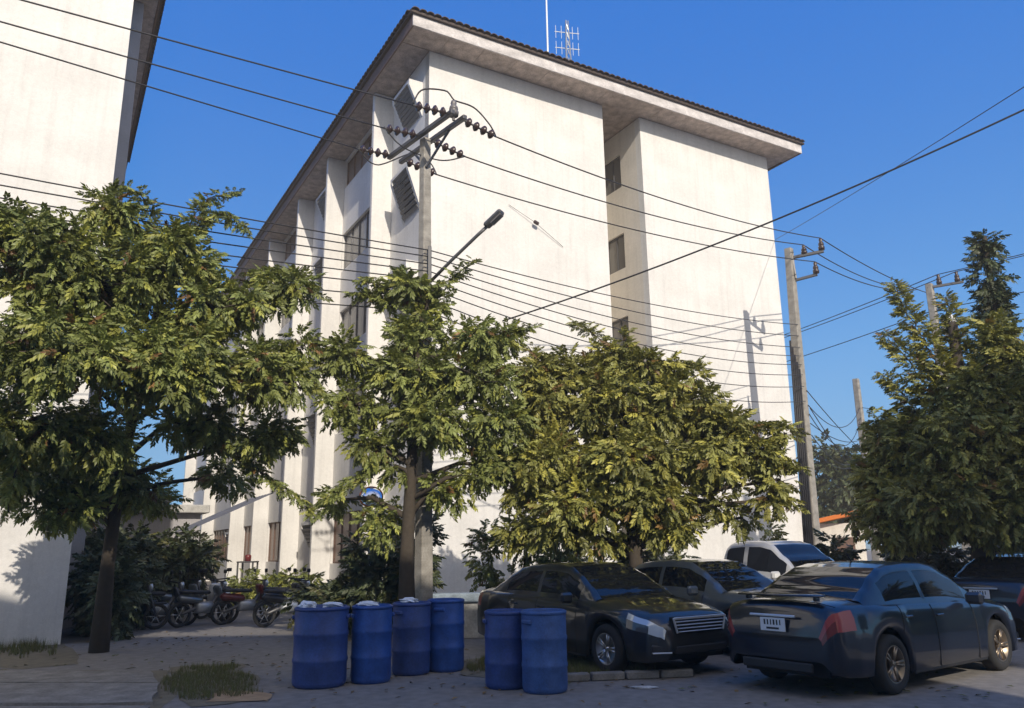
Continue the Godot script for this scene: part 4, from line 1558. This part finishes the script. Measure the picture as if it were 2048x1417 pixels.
	for i in 480:
		var c: Vector3 = [Vector3(-5.5, 0, -13.0), Vector3(-2.0, 0, -11.0), Vector3(1.0, 0, -11.2), Vector3(4.0, 0, -10.0), Vector3(-6.5, 0, -16.5), Vector3(-2.5, 0, -13.0)][i % 6]
		var p := c + Vector3(rng.randfn() * 1.5, 0, rng.randfn() * 0.9)
		var k := rng.randf_range(0.6, 1.3)
		var col := Color(0.20, 0.13, 0.05) if i % 3 else Color(0.13, 0.14, 0.05)
		lm.set_instance_transform(i, Transform3D(Basis(Vector3.UP, rng.randf() * TAU).rotated(Vector3.RIGHT, rng.randf_range(-0.2, 0.2)).scaled(Vector3.ONE * rng.randf_range(0.7, 1.4)), p + Vector3(0, 0.01, 0)))
		lm.set_instance_color(i, Color(col.r * k, col.g * k, col.b * k))
	var lo := MultiMeshInstance3D.new()
	lo.multimesh = lm
	lo.name = numbered("fallen_leaves")
	add_child(lo)
	tag(lo, "dry fallen leaves scattered over the road edge and verge", "leaves", "", "stuff")

	# ------------------------------------------------------------ utility poles
	var f1 := Vector3(-1.72, 0, -15.55)
	var t1 := Vector3(-1.80, 10.25, -15.52)
	var p1 := pole("utility_pole", "concrete pole with two crossarms and six insulator strings, behind the slim tree", f1, t1, 0.28, 0.18)
	var ax := Vector3(0.64, 0, 0.768)
	var ln := Vector3(0.735, 0, -0.678)
	var ac := Vector3(-1.80, 10.28, -15.50)
	var lc := Vector3(-0.85, 0, 0.53)
	for s in [-1.0, 1.0]:
		bar(p1, "crossarm", ac - ax * 1.25 + ln * 0.16 * s - f1, ac + ax * 1.25 + ln * 0.16 * s - f1, 0.10, M.steel)
	for k in 3:
		var q := ac + ax * (-1.12 + 1.12 * k)
		strain_string(p1, q - ln * 0.2 - f1, q + lc * 0.95 + Vector3(0, -0.03, 0) - f1, 4)
		strain_string(p1, q + ln * 0.2 - f1, q + ln * 1.1 + Vector3(0, -0.05, 0) - f1, 4)
	pin_insulator(p1, ac + ax * 1.05 + Vector3(0, 0.05, 0) - f1, 0.34, M.insulator_grey)
	bar(p1, "brace", ac - ax * 0.7 + ln * 0.18 - f1, Vector3(-1.76, 9.55, -15.4) - f1, 0.045, M.steel)
	bar(p1, "brace", ac + ax * 0.7 + ln * 0.18 - f1, Vector3(-1.76, 9.55, -15.4) - f1, 0.045, M.steel)
	bar(p1, "bracket", Vector3(-1.70, 9.5, -15.38) - f1, Vector3(-1.70, 9.1, -15.38) - f1, 0.12, M.steel)
	bar(p1, "cable_bracket", Vector3(-1.66, 7.75, -15.36) - f1, Vector3(-1.65, 6.1, -15.36) - f1, 0.07, M.steel)
	var lamp := thing("street_lamp", "street lamp on a slanting arm fixed to the utility pole behind the slim tree", "street lamp", Vector3(-1.66, 7.0, -15.45))
	var la := Vector3(-1.66, 7.0, -15.45)
	var mb := MB.new(true)
	mb.tube([Vector3(0, 0, 0), Vector3(0.5, 0.42, 0.24), Vector3(1.0, 0.82, 0.47), Vector3(1.2, 0.97, 0.56)], [0.035], 8)
	part("arm", mb, M.steel, lamp)
	var lb := Basis(Vector3.UP, -0.44) * Basis(Vector3.BACK, 0.62)
	mb = MB.new()
	mb.bevel_box(lb * Vector3(0.20, 0.02, 0) + Vector3(1.2, 0.97, 0.56), Vector3(0.46, 0.10, 0.22), 0.035, lb)
	var head := part("lamp_head", mb, M.steel, lamp)
	box_part("lens", lb * Vector3(0.24, -0.035, 0) + Vector3(1.2, 0.97, 0.56), Vector3(0.28, 0.03, 0.16), M.insulator_grey, head, 0.008, lb)

	var f2 := Vector3(9.72, 0, -26.7)
	var t2 := Vector3(9.73, 11.7, -26.15)
	var p2 := pole("utility_pole", "tall concrete utility pole at the far right corner of the end wall, three pin insulators", f2, t2, 0.42, 0.24)
	bar(p2, "crossarm", Vector3(9.72, 11.38, -26.2) - f2, Vector3(10.78, 11.46, -25.75) - f2, 0.10, M.steel)
	bar(p2, "crossarm", Vector3(9.78, 10.55, -26.2) - f2, Vector3(10.52, 10.66, -25.86) - f2, 0.09, M.steel)
	bar(p2, "brace", Vector3(9.82, 11.3, -26.1) - f2, Vector3(9.86, 10.6, -26.1) - f2, 0.06, M.steel)
	pin_insulator(p2, Vector3(10.20, 11.46, -26.0) - f2, 0.32, M.insulator)
	pin_insulator(p2, Vector3(10.72, 11.51, -25.77) - f2, 0.42, M.insulator)
	pin_insulator(p2, Vector3(10.48, 10.70, -25.86) - f2, 0.40, M.insulator)
	mb = MB.new(true)
	for k in 5:
		var o := Vector3(-0.33 + 0.055 * k, 0, 0.22)
		mb.tube([Vector3(9.78, 8.4 - 0.25 * k, -26.35) - f2 + o, Vector3(9.76, 4.5, -26.5) - f2 + o * 1.15, Vector3(9.72, 0.3, -26.7) - f2 + o * 1.2], [0.035], 6)
	part("cable_risers", mb, M.wire, p2)
	bar(p2, "cable_box", Vector3(9.62, 7.9, -26.2) - f2, Vector3(9.62, 7.3, -26.2) - f2, 0.26, M.steel)

	var f3 := Vector3(17.6, 0, -31.8)
	var t3 := Vector3(17.41, 12.1, -31.51)
	var p3 := pole("utility_pole", "concrete utility pole rising behind the big right tree, two dark insulators", f3, t3, 0.4, 0.26)
	bar(p3, "crossarm", Vector3(17.3, 11.95, -31.5) - f3, Vector3(18.5, 12.0, -30.9) - f3, 0.1, M.steel)
	pin_insulator(p3, Vector3(17.72, 12.05, -31.3) - f3, 0.42, M.insulator)
	pin_insulator(p3, Vector3(18.30, 12.05, -30.98) - f3, 0.42, M.insulator)
	mb = MB.new()
	mb.bevel_box(Vector3(17.9, 10.3, -31.35) - f3, Vector3(0.5, 0.8, 0.4), 0.06)
	part("switch_box", mb, M.white_metal, p3)
	var f4 := Vector3(18.35, 0, -41.6)
	var t4 := Vector3(18.15, 10.1, -41.18)
	pole("utility_pole", "far bare concrete utility pole, left of the big right tree", f4, t4, 0.42, 0.28)

	# ------------------------------------------------------------ power lines
	var hot := "high conductors on the insulator strings"
	var names := ["lowest of the three", "middle one of the three", "topmost of the three"]
	for k in 3:
		var q := ac + ax * (-1.12 + 1.12 * k)
		var az := deg_to_rad([-126.5, -122.5, -119.8][k])
		var far := q + Vector3(sin(az), 0, -cos(az)) * 32.0
		wire("high conductor off to the left edge, %s" % names[k], q + lc * 0.95 + Vector3(0, -0.03, 0), far + Vector3(0, 0.15, 0), 0.12, 0.015, hot)
	var ends := [Vector3(10.48, 11.12, -25.86), Vector3(10.20, 11.80, -26.0), Vector3(10.72, 11.95, -25.77)]
	for k in 3:
		var q := ac + ax * (-1.12 + 1.12 * k)
		wire("high conductor across the end wall, ending on the second pole's %s" % ["lower arm", "inner pin insulator", "outer pin insulator"][k], q + ln * 1.1 + Vector3(0, -0.05, 0), ends[k], 0.30, 0.017, hot)
	var on := [Vector3(19.2, 13.3, -35.9), Vector3(18.8, 13.2, -35.5), Vector3(21.6, 13.1, -37.0)]
	for k in 3:
		wire("high conductor from the second pole's %s away to the right" % ["lower arm", "inner pin insulator", "outer pin insulator"][k], ends[k], on[k], 0.35, 0.02, hot)
	# jumper loops over the first pole
	var qa := ac + ax * 1.12
	loop_wire("dark jumper loop arching over the top of the first pole", [qa + lc * 0.95, qa + lc * 0.75 + Vector3(0, 0.38, 0), qa + lc * 0.2 + Vector3(0, 0.52, 0), ac + ax * 1.05 + Vector3(0, 0.42, 0), qa + ln * 0.5 + Vector3(0, 0.40, 0), qa + ln * 0.95 + Vector3(0, 0.15, 0), qa + ln * 1.1 + Vector3(0, -0.05, 0)], 0.017)
	qa = ac
	loop_wire("dark jumper loop sagging beside the pole top, middle conductor", [qa + lc * 0.95, qa + lc * 0.5 + Vector3(0, -0.35, 0), qa + ln * 0.4 + Vector3(0, -0.38, 0), qa + ln * 1.1 + Vector3(0, -0.05, 0)], 0.015)
	qa = ac - ax * 1.12
	loop_wire("dark jumper loop sagging under the crossarms' far end", [qa + lc * 0.95, qa + lc * 0.5 + Vector3(0, -0.3, 0), qa + ln * 0.4 + Vector3(0, 0.25, 0), qa + ln * 0.9 + Vector3(0, 0.2, 0), qa + ln * 1.1 + Vector3(0, -0.05, 0)], 0.015)
	# lower cables
	var low := [7.66, 7.52, 7.36, 7.20, 7.02, 6.84, 6.60, 6.35]
	var low2 := [8.95, 8.55, 8.15, 7.85, 7.55, 7.2, 6.8, 6.3]
	var rank := ["top", "second from top", "third from top", "fourth from top", "fourth from bottom", "third from bottom", "second from bottom", "bottom"]
	for k in 8:
		var q := Vector3(-1.66, low[k], -15.36)
		var az := deg_to_rad(-123.0 + 0.5 * k)
		wire("lower street cable from the first pole to the left, %s of eight" % rank[k], q, q + Vector3(sin(az) * 32.0, 0.5, -cos(az) * 32.0), 0.45 + 0.035 * k, 0.0125, "lower street cables")
		wire("lower street cable across the end wall between the poles, %s of eight" % rank[k], q, Vector3(9.75, low2[k], -26.1), 0.26 + 0.05 * k, 0.0125, "lower street cables")
	wire("thick dark cable rising from behind the slim tree to the upper right corner", Vector3(-0.2, 6.6, -17.0), Vector3(13.2, 10.55, -10.2), 0.42, 0.018, "", "overhead_cable", "cable")
	wire("thin cable from the block's right corner rising to the right edge", Vector3(10.58, 13.5, -29.75), Vector3(9.2, 8.3, -5.0), 0.12, 0.010, "", "overhead_cable", "cable")
	var cross_at := [Vector3(17.72, 12.47, -31.3), Vector3(18.30, 12.47, -30.98), Vector3(17.5, 11.0, -31.5)]
	for k in 3:
		var q: Vector3 = cross_at[k]
		var dn: String = ["first insulator", "second insulator", "shaft below its arm"][k]
		wire("street line going left from third pole's %s" % dn, q, q + Vector3(-3.6, 0.3, -9.2) * 3.0, 0.5, 0.02, "side street lines")
		wire("street line going right from third pole's %s" % dn, q, q + Vector3(3.6, 0.0, 5.9) * 3.0, 0.4, 0.018, "side street lines")
	var tangle := [[Vector3(9.9, 6.2, -26.3), Vector3(18.2, 8.6, -41.2), 0.9], [Vector3(9.9, 5.9, -26.3), Vector3(18.2, 8.1, -41.2), 1.3], [Vector3(9.95, 5.6, -26.4), Vector3(18.2, 7.0, -41.2), 0.4], [Vector3(9.95, 5.2, -26.4), Vector3(18.2, 6.6, -41.2), 1.0], [Vector3(9.9, 6.7, -26.3), Vector3(19.5, 5.0, -41.2), 0.3], [Vector3(9.95, 6.1, -26.3), Vector3(17.0, 3.8, -38.0), 0.2], [Vector3(9.95, 4.7, -26.4), Vector3(18.2, 6.2, -41.2), 0.7], [Vector3(18.2, 8.6, -41.2), Vector3(26, 8.6, -36), 0.6], [Vector3(18.2, 7.4, -41.2), Vector3(26, 8.2, -36), 0.5]]
	var said := ["highest, nearly straight", "second, with a deep sag", "third, nearly straight", "fourth, sagging", "slanting down to the right", "short and steeply slanting", "lowest, running under the rest", "upper one to its right", "lower one to its right"]
	for k in tangle.size():
		wire("thin tangled wire at the far bare pole, %s" % said[k], tangle[k][0], tangle[k][1], tangle[k][2], 0.016, "tangle of thin wires beyond the second pole")

	# ------------------------------------------------------------ on the roof and the end wall
	mb = MB.new(true)
	mb.tube([Vector3(0, 0, 0), Vector3(0.0, 8.5, 0)], [0.05, 0.035], 8)
	var mast := part("antenna_mast", mb, M.white_metal, self)
	mast.position = Vector3(1.68, 17.9, -29.2)
	tag(mast, "thin white mast standing up from the block's roof", "mast")
	var tower := thing("lattice_antenna", "small pale lattice antenna on the block's roof, right of the thin mast", "antenna", Vector3(2.65, 18.5, -30.9))
	for k in 3:
		var a := TAU * k / 3.0
		mb = MB.new()
		mb.tube([Vector3(cos(a) * 0.3, 0, sin(a) * 0.3), Vector3(cos(a) * 0.06, 6.0, sin(a) * 0.06)], [0.03], 5)
		part("leg", mb, M.galv, tower)
	mb = MB.new()
	for i in 14:
		for k in 3:
			var y0 := 0.42 * i
			var r0 := 0.3 - 0.04 * y0
			var r1 := 0.3 - 0.04 * (y0 + 0.42)
			var a := TAU * k / 3.0
			var b := TAU * (k + 1) / 3.0
			mb.tube([Vector3(cos(a) * r0, y0, sin(a) * r0), Vector3(cos(b) * r1, y0 + 0.42, sin(b) * r1)], [0.018], 4, false)
	part("bracing", mb, M.galv, tower)
	for y in [3.6, 4.6, 5.4]:
		mb = MB.new()
		mb.tube([Vector3(-0.55, y, 0.1), Vector3(0.55, y, -0.1)], [0.02], 5)
		for x in [-0.5, -0.25, 0.25, 0.5]:
			mb.tube([Vector3(x, y - 0.32, -0.18 * x), Vector3(x, y + 0.32, -0.18 * x)], [0.012], 4)
		part("antenna_element", mb, M.white_metal, tower)
	var beacon := thing("red_beacon", "small red box on the roof edge at the lattice antenna's foot", "beacon", Vector3(2.1, 18.55, -27.4))
	box_part("post", Vector3(0, 0.55, 0), Vector3(0.06, 1.1, 0.06), M.steel, beacon)
	box_part("housing", Vector3(0, 1.28, 0), Vector3(0.42, 0.38, 0.42), M.red, beacon, 0.05)
	var bb := Basis(Vector3.UP, turn)
	var wl := thing("wall_lamp", "small dark floodlight on a thin rod fixed to the end wall", "wall lamp", Vector3(-2.48, 0, -22.26) + bb * Vector3(3.75, 11.95, 0.0), turn)
	mb = MB.new(true)
	mb.tube([Vector3(-0.95, 0.45, 0.04), Vector3(0.0, 0.0, 0.10), Vector3(1.1, -0.62, 0.04)], [0.008], 5)
	part("rod", mb, M.steel, wl)
	box_part("housing", Vector3(0, -0.03, 0.16), Vector3(0.2, 0.12, 0.1), M.insulator, wl, 0.03, Basis(Vector3.BACK, -0.35))

	# ------------------------------------------------------------ between the blocks
	var aw := thing("awning", "grey sloping awning on thin posts beside the long wall's ground floor windows", "awning", Vector3(-10.6, 0, -30.0), turn)
	mb = MB.new()
	for k in 8:
		var z := 1.75 - 0.5 * k
		mb.face(Vector3(-1.55, 2.45, z), Vector3(1.2, 3.75, z), Vector3(1.2, 3.79, z - 0.25), Vector3(-1.55, 2.49, z - 0.25), Vector3.UP)
		mb.face(Vector3(-1.55, 2.49, z - 0.25), Vector3(1.2, 3.79, z - 0.25), Vector3(1.2, 3.75, z - 0.5), Vector3(-1.55, 2.45, z - 0.5), Vector3.UP)
	part("roof", mb, M.roof_grey, aw)
	for z in [1.6, -2.1]:
		mb = MB.new()
		mb.tube([Vector3(-1.45, 0, z), Vector3(-1.45, 2.46, z)], [0.06], 8)
		part("post", mb, M.galv, aw)
	box_part("beam", Vector3(-1.45, 2.40, -0.25), Vector3(0.08, 0.1, 3.9), M.steel, aw)
	var pail := MB.new(true)
	pail.lathe([Vector2(0.0, 0.0), Vector2(0.10, 0.0), Vector2(0.11, 0.18), Vector2(0.08, 0.22), Vector2(0.0, 0.23)], 16)
	var fe := part("red_container", pail, M.lamp_dark_red, self)
	fe.position = Vector3(-9.35, 1.38, -28.7)
	fe.rotation.y = 0.4
	tag(fe, "small red container on a stand under the awning", "container")
	var stand := thing("metal_stand", "dark stand under the awning carrying the red container", "stand", Vector3(-9.35, 0, -28.7))
	box_part("top", Vector3(0, 1.355, 0), Vector3(0.6, 0.05, 0.6), M.steel, stand, 0.01)
	for x in [-0.26, 0.26]:
		for z in [-0.26, 0.26]:
			box_part("leg", Vector3(x, 0.665, z), Vector3(0.05, 1.33, 0.05), M.steel, stand)
	var house := thing("low_building", "low building with a flat white roof, far beyond the hedge", "building", Vector3(-17.3, 0, -37.5), turn)
	box_part("wall", Vector3(0, 1.7, 0), Vector3(4.6, 3.4, 4.0), M.wall_grey, house)
	box_part("roof", Vector3(0, 3.62, 0.2), Vector3(5.2, 0.36, 4.6), M.roof_white, house, 0.03)
	box_part("upper_roof", Vector3(-0.5, 4.15, -0.4), Vector3(3.6, 0.22, 3.0), M.roof_white, house, 0.03)
	box_part("upper_wall", Vector3(-0.5, 3.92, -0.4), Vector3(3.0, 0.24, 2.4), M.wall_grey, house)
	var bikes := [["motorbike leaning nearest the hedge, dark blue fairing", -8.35, -19.5, 0.7, M.navy_paint], ["motorbike with a silver fairing in the middle of the parked row", -7.45, -19.9, 0.85, M.silver_paint], ["motorbike with a dark red fairing, second from the awning side", -6.6, -20.4, 0.75, M.maroon], ["motorbike nearest the ground floor windows, grey fairing", -5.8, -20.9, 0.9, M.grey_paint], ["dark motorbike half hidden behind the large tree's trunk", -8.75, -18.7, 0.6, M.plastic], ["silver motorbike at the back of the row, close to the hedge", -8.6, -21.3, 0.9, M.silver_paint], ["black motorbike in front of the shrub under the windows", -5.35, -19.6, 0.8, M.plastic], ["white motorbike standing across the row's far side", -7.7, -21.5, 2.2, M.white_paint]]
	for b in bikes:
		make_motorbike("motorbike", b[0], Vector3(b[1], 0, b[2]), b[3], b[4])
	var mir := thing("convex_mirror", "round convex traffic mirror with an orange back on a post, behind the drums", "traffic mirror", Vector3(-2.97, 0, -16.74), 0.15)
	mb = MB.new(true)
	mb.tube([Vector3(0, 0, 0), Vector3(0, 2.95, 0)], [0.04], 8)
	part("post", mb, M.galv, mir)
	mb = MB.new(true)
	var face := Transform3D(Basis(Vector3.RIGHT, PI / 2 - 0.5), Vector3(0, 2.76, 0.07))
	mb.lathe([Vector2(0.23, 0.0), Vector2(0.2, 0.03), Vector2(0.14, 0.055), Vector2(0.07, 0.068), Vector2(0.0, 0.072)], 28, face)
	part("mirror_face", mb, M.mirror, mir)
	mb = MB.new(true)
	mb.lathe([Vector2(0.0, -0.05), Vector2(0.18, -0.05), Vector2(0.25, -0.012), Vector2(0.25, 0.012), Vector2(0.225, 0.008)], 28, face)
	part("backing", mb, M.orange, mir)
	box_part("sign_plate", Vector3(0.14, 2.3, 0.06), Vector3(0.2, 0.26, 0.02), M.orange, mir, 0.004)
	var ledge := thing("planter_wall", "low pale blue planter wall between the utility pole and the dark sedan", "planter", Vector3(-1.25, 0, -16.4), 0.06)
	box_part("wall", Vector3(0, 0.33, 0), Vector3(1.3, 0.66, 0.3), M.roof_white, ledge, 0.01)
	box_part("coping", Vector3(0, 0.755, 0.02), Vector3(1.4, 0.17, 0.42), M.blue_white, ledge, 0.02)
	var post := thing("marker_post", "short white marker post in front of the big right tree", "post", Vector3(10.15, 0, -17.3))
	box_part("shaft", Vector3(0, 0.9, 0), Vector3(0.13, 1.8, 0.10), M.roof_white, post, 0.015)
	box_part("band", Vector3(0, 1.50, 0), Vector3(0.136, 0.1, 0.106), M.ink, post)
	var hut := thing("small_house", "small house with an orange roof edge behind the second utility pole", "house", Vector3(11.9, 0, -30.5), -0.3)
	box_part("wall", Vector3(0.2, 1.2, 0), Vector3(1.6, 2.4, 1.6), M.wall_inner, hut)
	box_part("roof", Vector3(0.1, 2.62, 0.1), Vector3(2.1, 0.16, 2.2), M.orange, hut, 0.02, Basis(Vector3.BACK, 0.2))
	box_part("door", Vector3(0.3, 0.95, 0.81), Vector3(0.7, 1.9, 0.04), M.wood, hut)

	# ------------------------------------------------------------ cars
	var cg := "cars parked by the trees"
	var c1 := make_car("sedan", "dark grey sedan facing right with a chrome bar grille, behind the blue drums", Vector3(1.19, 0, -13.15), 146.7, SEDAN, M.grey_paint, M.rim, cg)
	sedan_front(c1, SEDAN.length, false)
	sedan_rear(c1, SEDAN.length, false)
	var c2 := make_car("sedan", "silver sedan behind the dark grey one, its windscreen facing right", Vector3(3.35, 0, -14.6), 146.7, SEDAN, M.silver_paint, M.rim, cg)
	sedan_front(c2, SEDAN.length, true)
	sedan_rear(c2, SEDAN.length, false)
	var c3 := make_car("pickup_truck", "white pickup truck beside the silver sedan, last of the row of three", Vector3(5.4, 0, -17.2), 148.0, PICKUP, M.white_paint, M.rim, cg, "pickup truck")
	box_part("bed_floor", Vector3(-1.55, 1.094, 0), Vector3(1.75, 0.02, 1.44), M.dark, c3)
	box_part("front_bumper", Vector3(2.56, 0.52, 0), Vector3(0.16, 0.24, 1.66), M.plastic, c3, 0.05)
	box_part("grille", Vector3(2.575, 0.79, 0), Vector3(0.06, 0.18, 0.95), M.dark, c3, 0.02)
	var c4 := make_car("sedan", "glossy dark blue sedan seen from behind, nearest the viewer, with a boot spoiler", Vector3(4.89, 0, -11.19), 53.5, SEDAN, M.navy_paint, M.rim_sun_tint, cg)
	sedan_front(c4, SEDAN.length, false)
	sedan_rear(c4, SEDAN.length, true)
	mb = MB.new(true)
	mb.tube([Vector3(-0.55, 1.43, 0.0), Vector3(-0.66, 1.56, 0.0)], [0.012, 0.007], 5)
	part("aerial", mb, M.plastic, c4)
	var c5 := make_car("sedan", "dark sedan cut off by the right edge, beyond the glossy blue one", Vector3(10.1, 0, -16.1), 53.5, SEDAN, M.navy2_paint, M.rim, cg)
	sedan_rear(c5, SEDAN.length, false)

	# ------------------------------------------------------------ drums and litter
	make_drum("drum", "widest blue drum, leftmost of the six, a little dull", Vector3(-2.55, 0, -10.95), 0.345, 0.98, M.drum_dull)
	make_drum("drum", "bright blue drum beside the widest leftmost one", Vector3(-1.93, 0, -11.2), 0.265, 0.97, M.drum, 0.4)
	make_drum("drum", "dull blue drum half hidden by its neighbour, third from the left", Vector3(-1.48, 0, -11.85), 0.265, 0.96, M.drum_dull, 0.9)
	make_drum("drum", "bright blue drum before the utility pole, last of the group of four", Vector3(-1.02, 0, -12.12), 0.265, 0.98, M.drum, 1.3)
	make_drum("drum", "blue drum partly behind the rightmost one, left of the pair", Vector3(-0.13, 0, -10.62), 0.265, 0.92, M.drum_dull, 0.2)
	make_drum("drum", "bright blue drum before the dark sedan, rightmost of the six", Vector3(0.34, 0, -10.28), 0.275, 0.94, M.drum_faded, 0.7)
	crumpled_bag("crumpled white bag on the left rim of the widest drum", Vector3(-2.72, 0.99, -10.85), Vector3(0.11, 0.06, 0.10), 3)
	crumpled_bag("flat white bag on the right side of the widest drum", Vector3(-2.42, 0.985, -11.0), Vector3(0.14, 0.04, 0.12), 5)
	crumpled_bag("white bag stuffed in the drum beside the widest one", Vector3(-2.0, 0.98, -11.2), Vector3(0.15, 0.035, 0.12), 7)
	crumpled_bag("white bag lying across the third drum's rim", Vector3(-1.52, 0.98, -11.8), Vector3(0.12, 0.04, 0.1), 11)
	crumpled_bag("scrap of pale paper on the road, right of the rightmost drum", Vector3(1.55, 0.012, -10.4), Vector3(0.16, 0.012, 0.07), 13, "paper_scrap", "litter", M.roof_white)
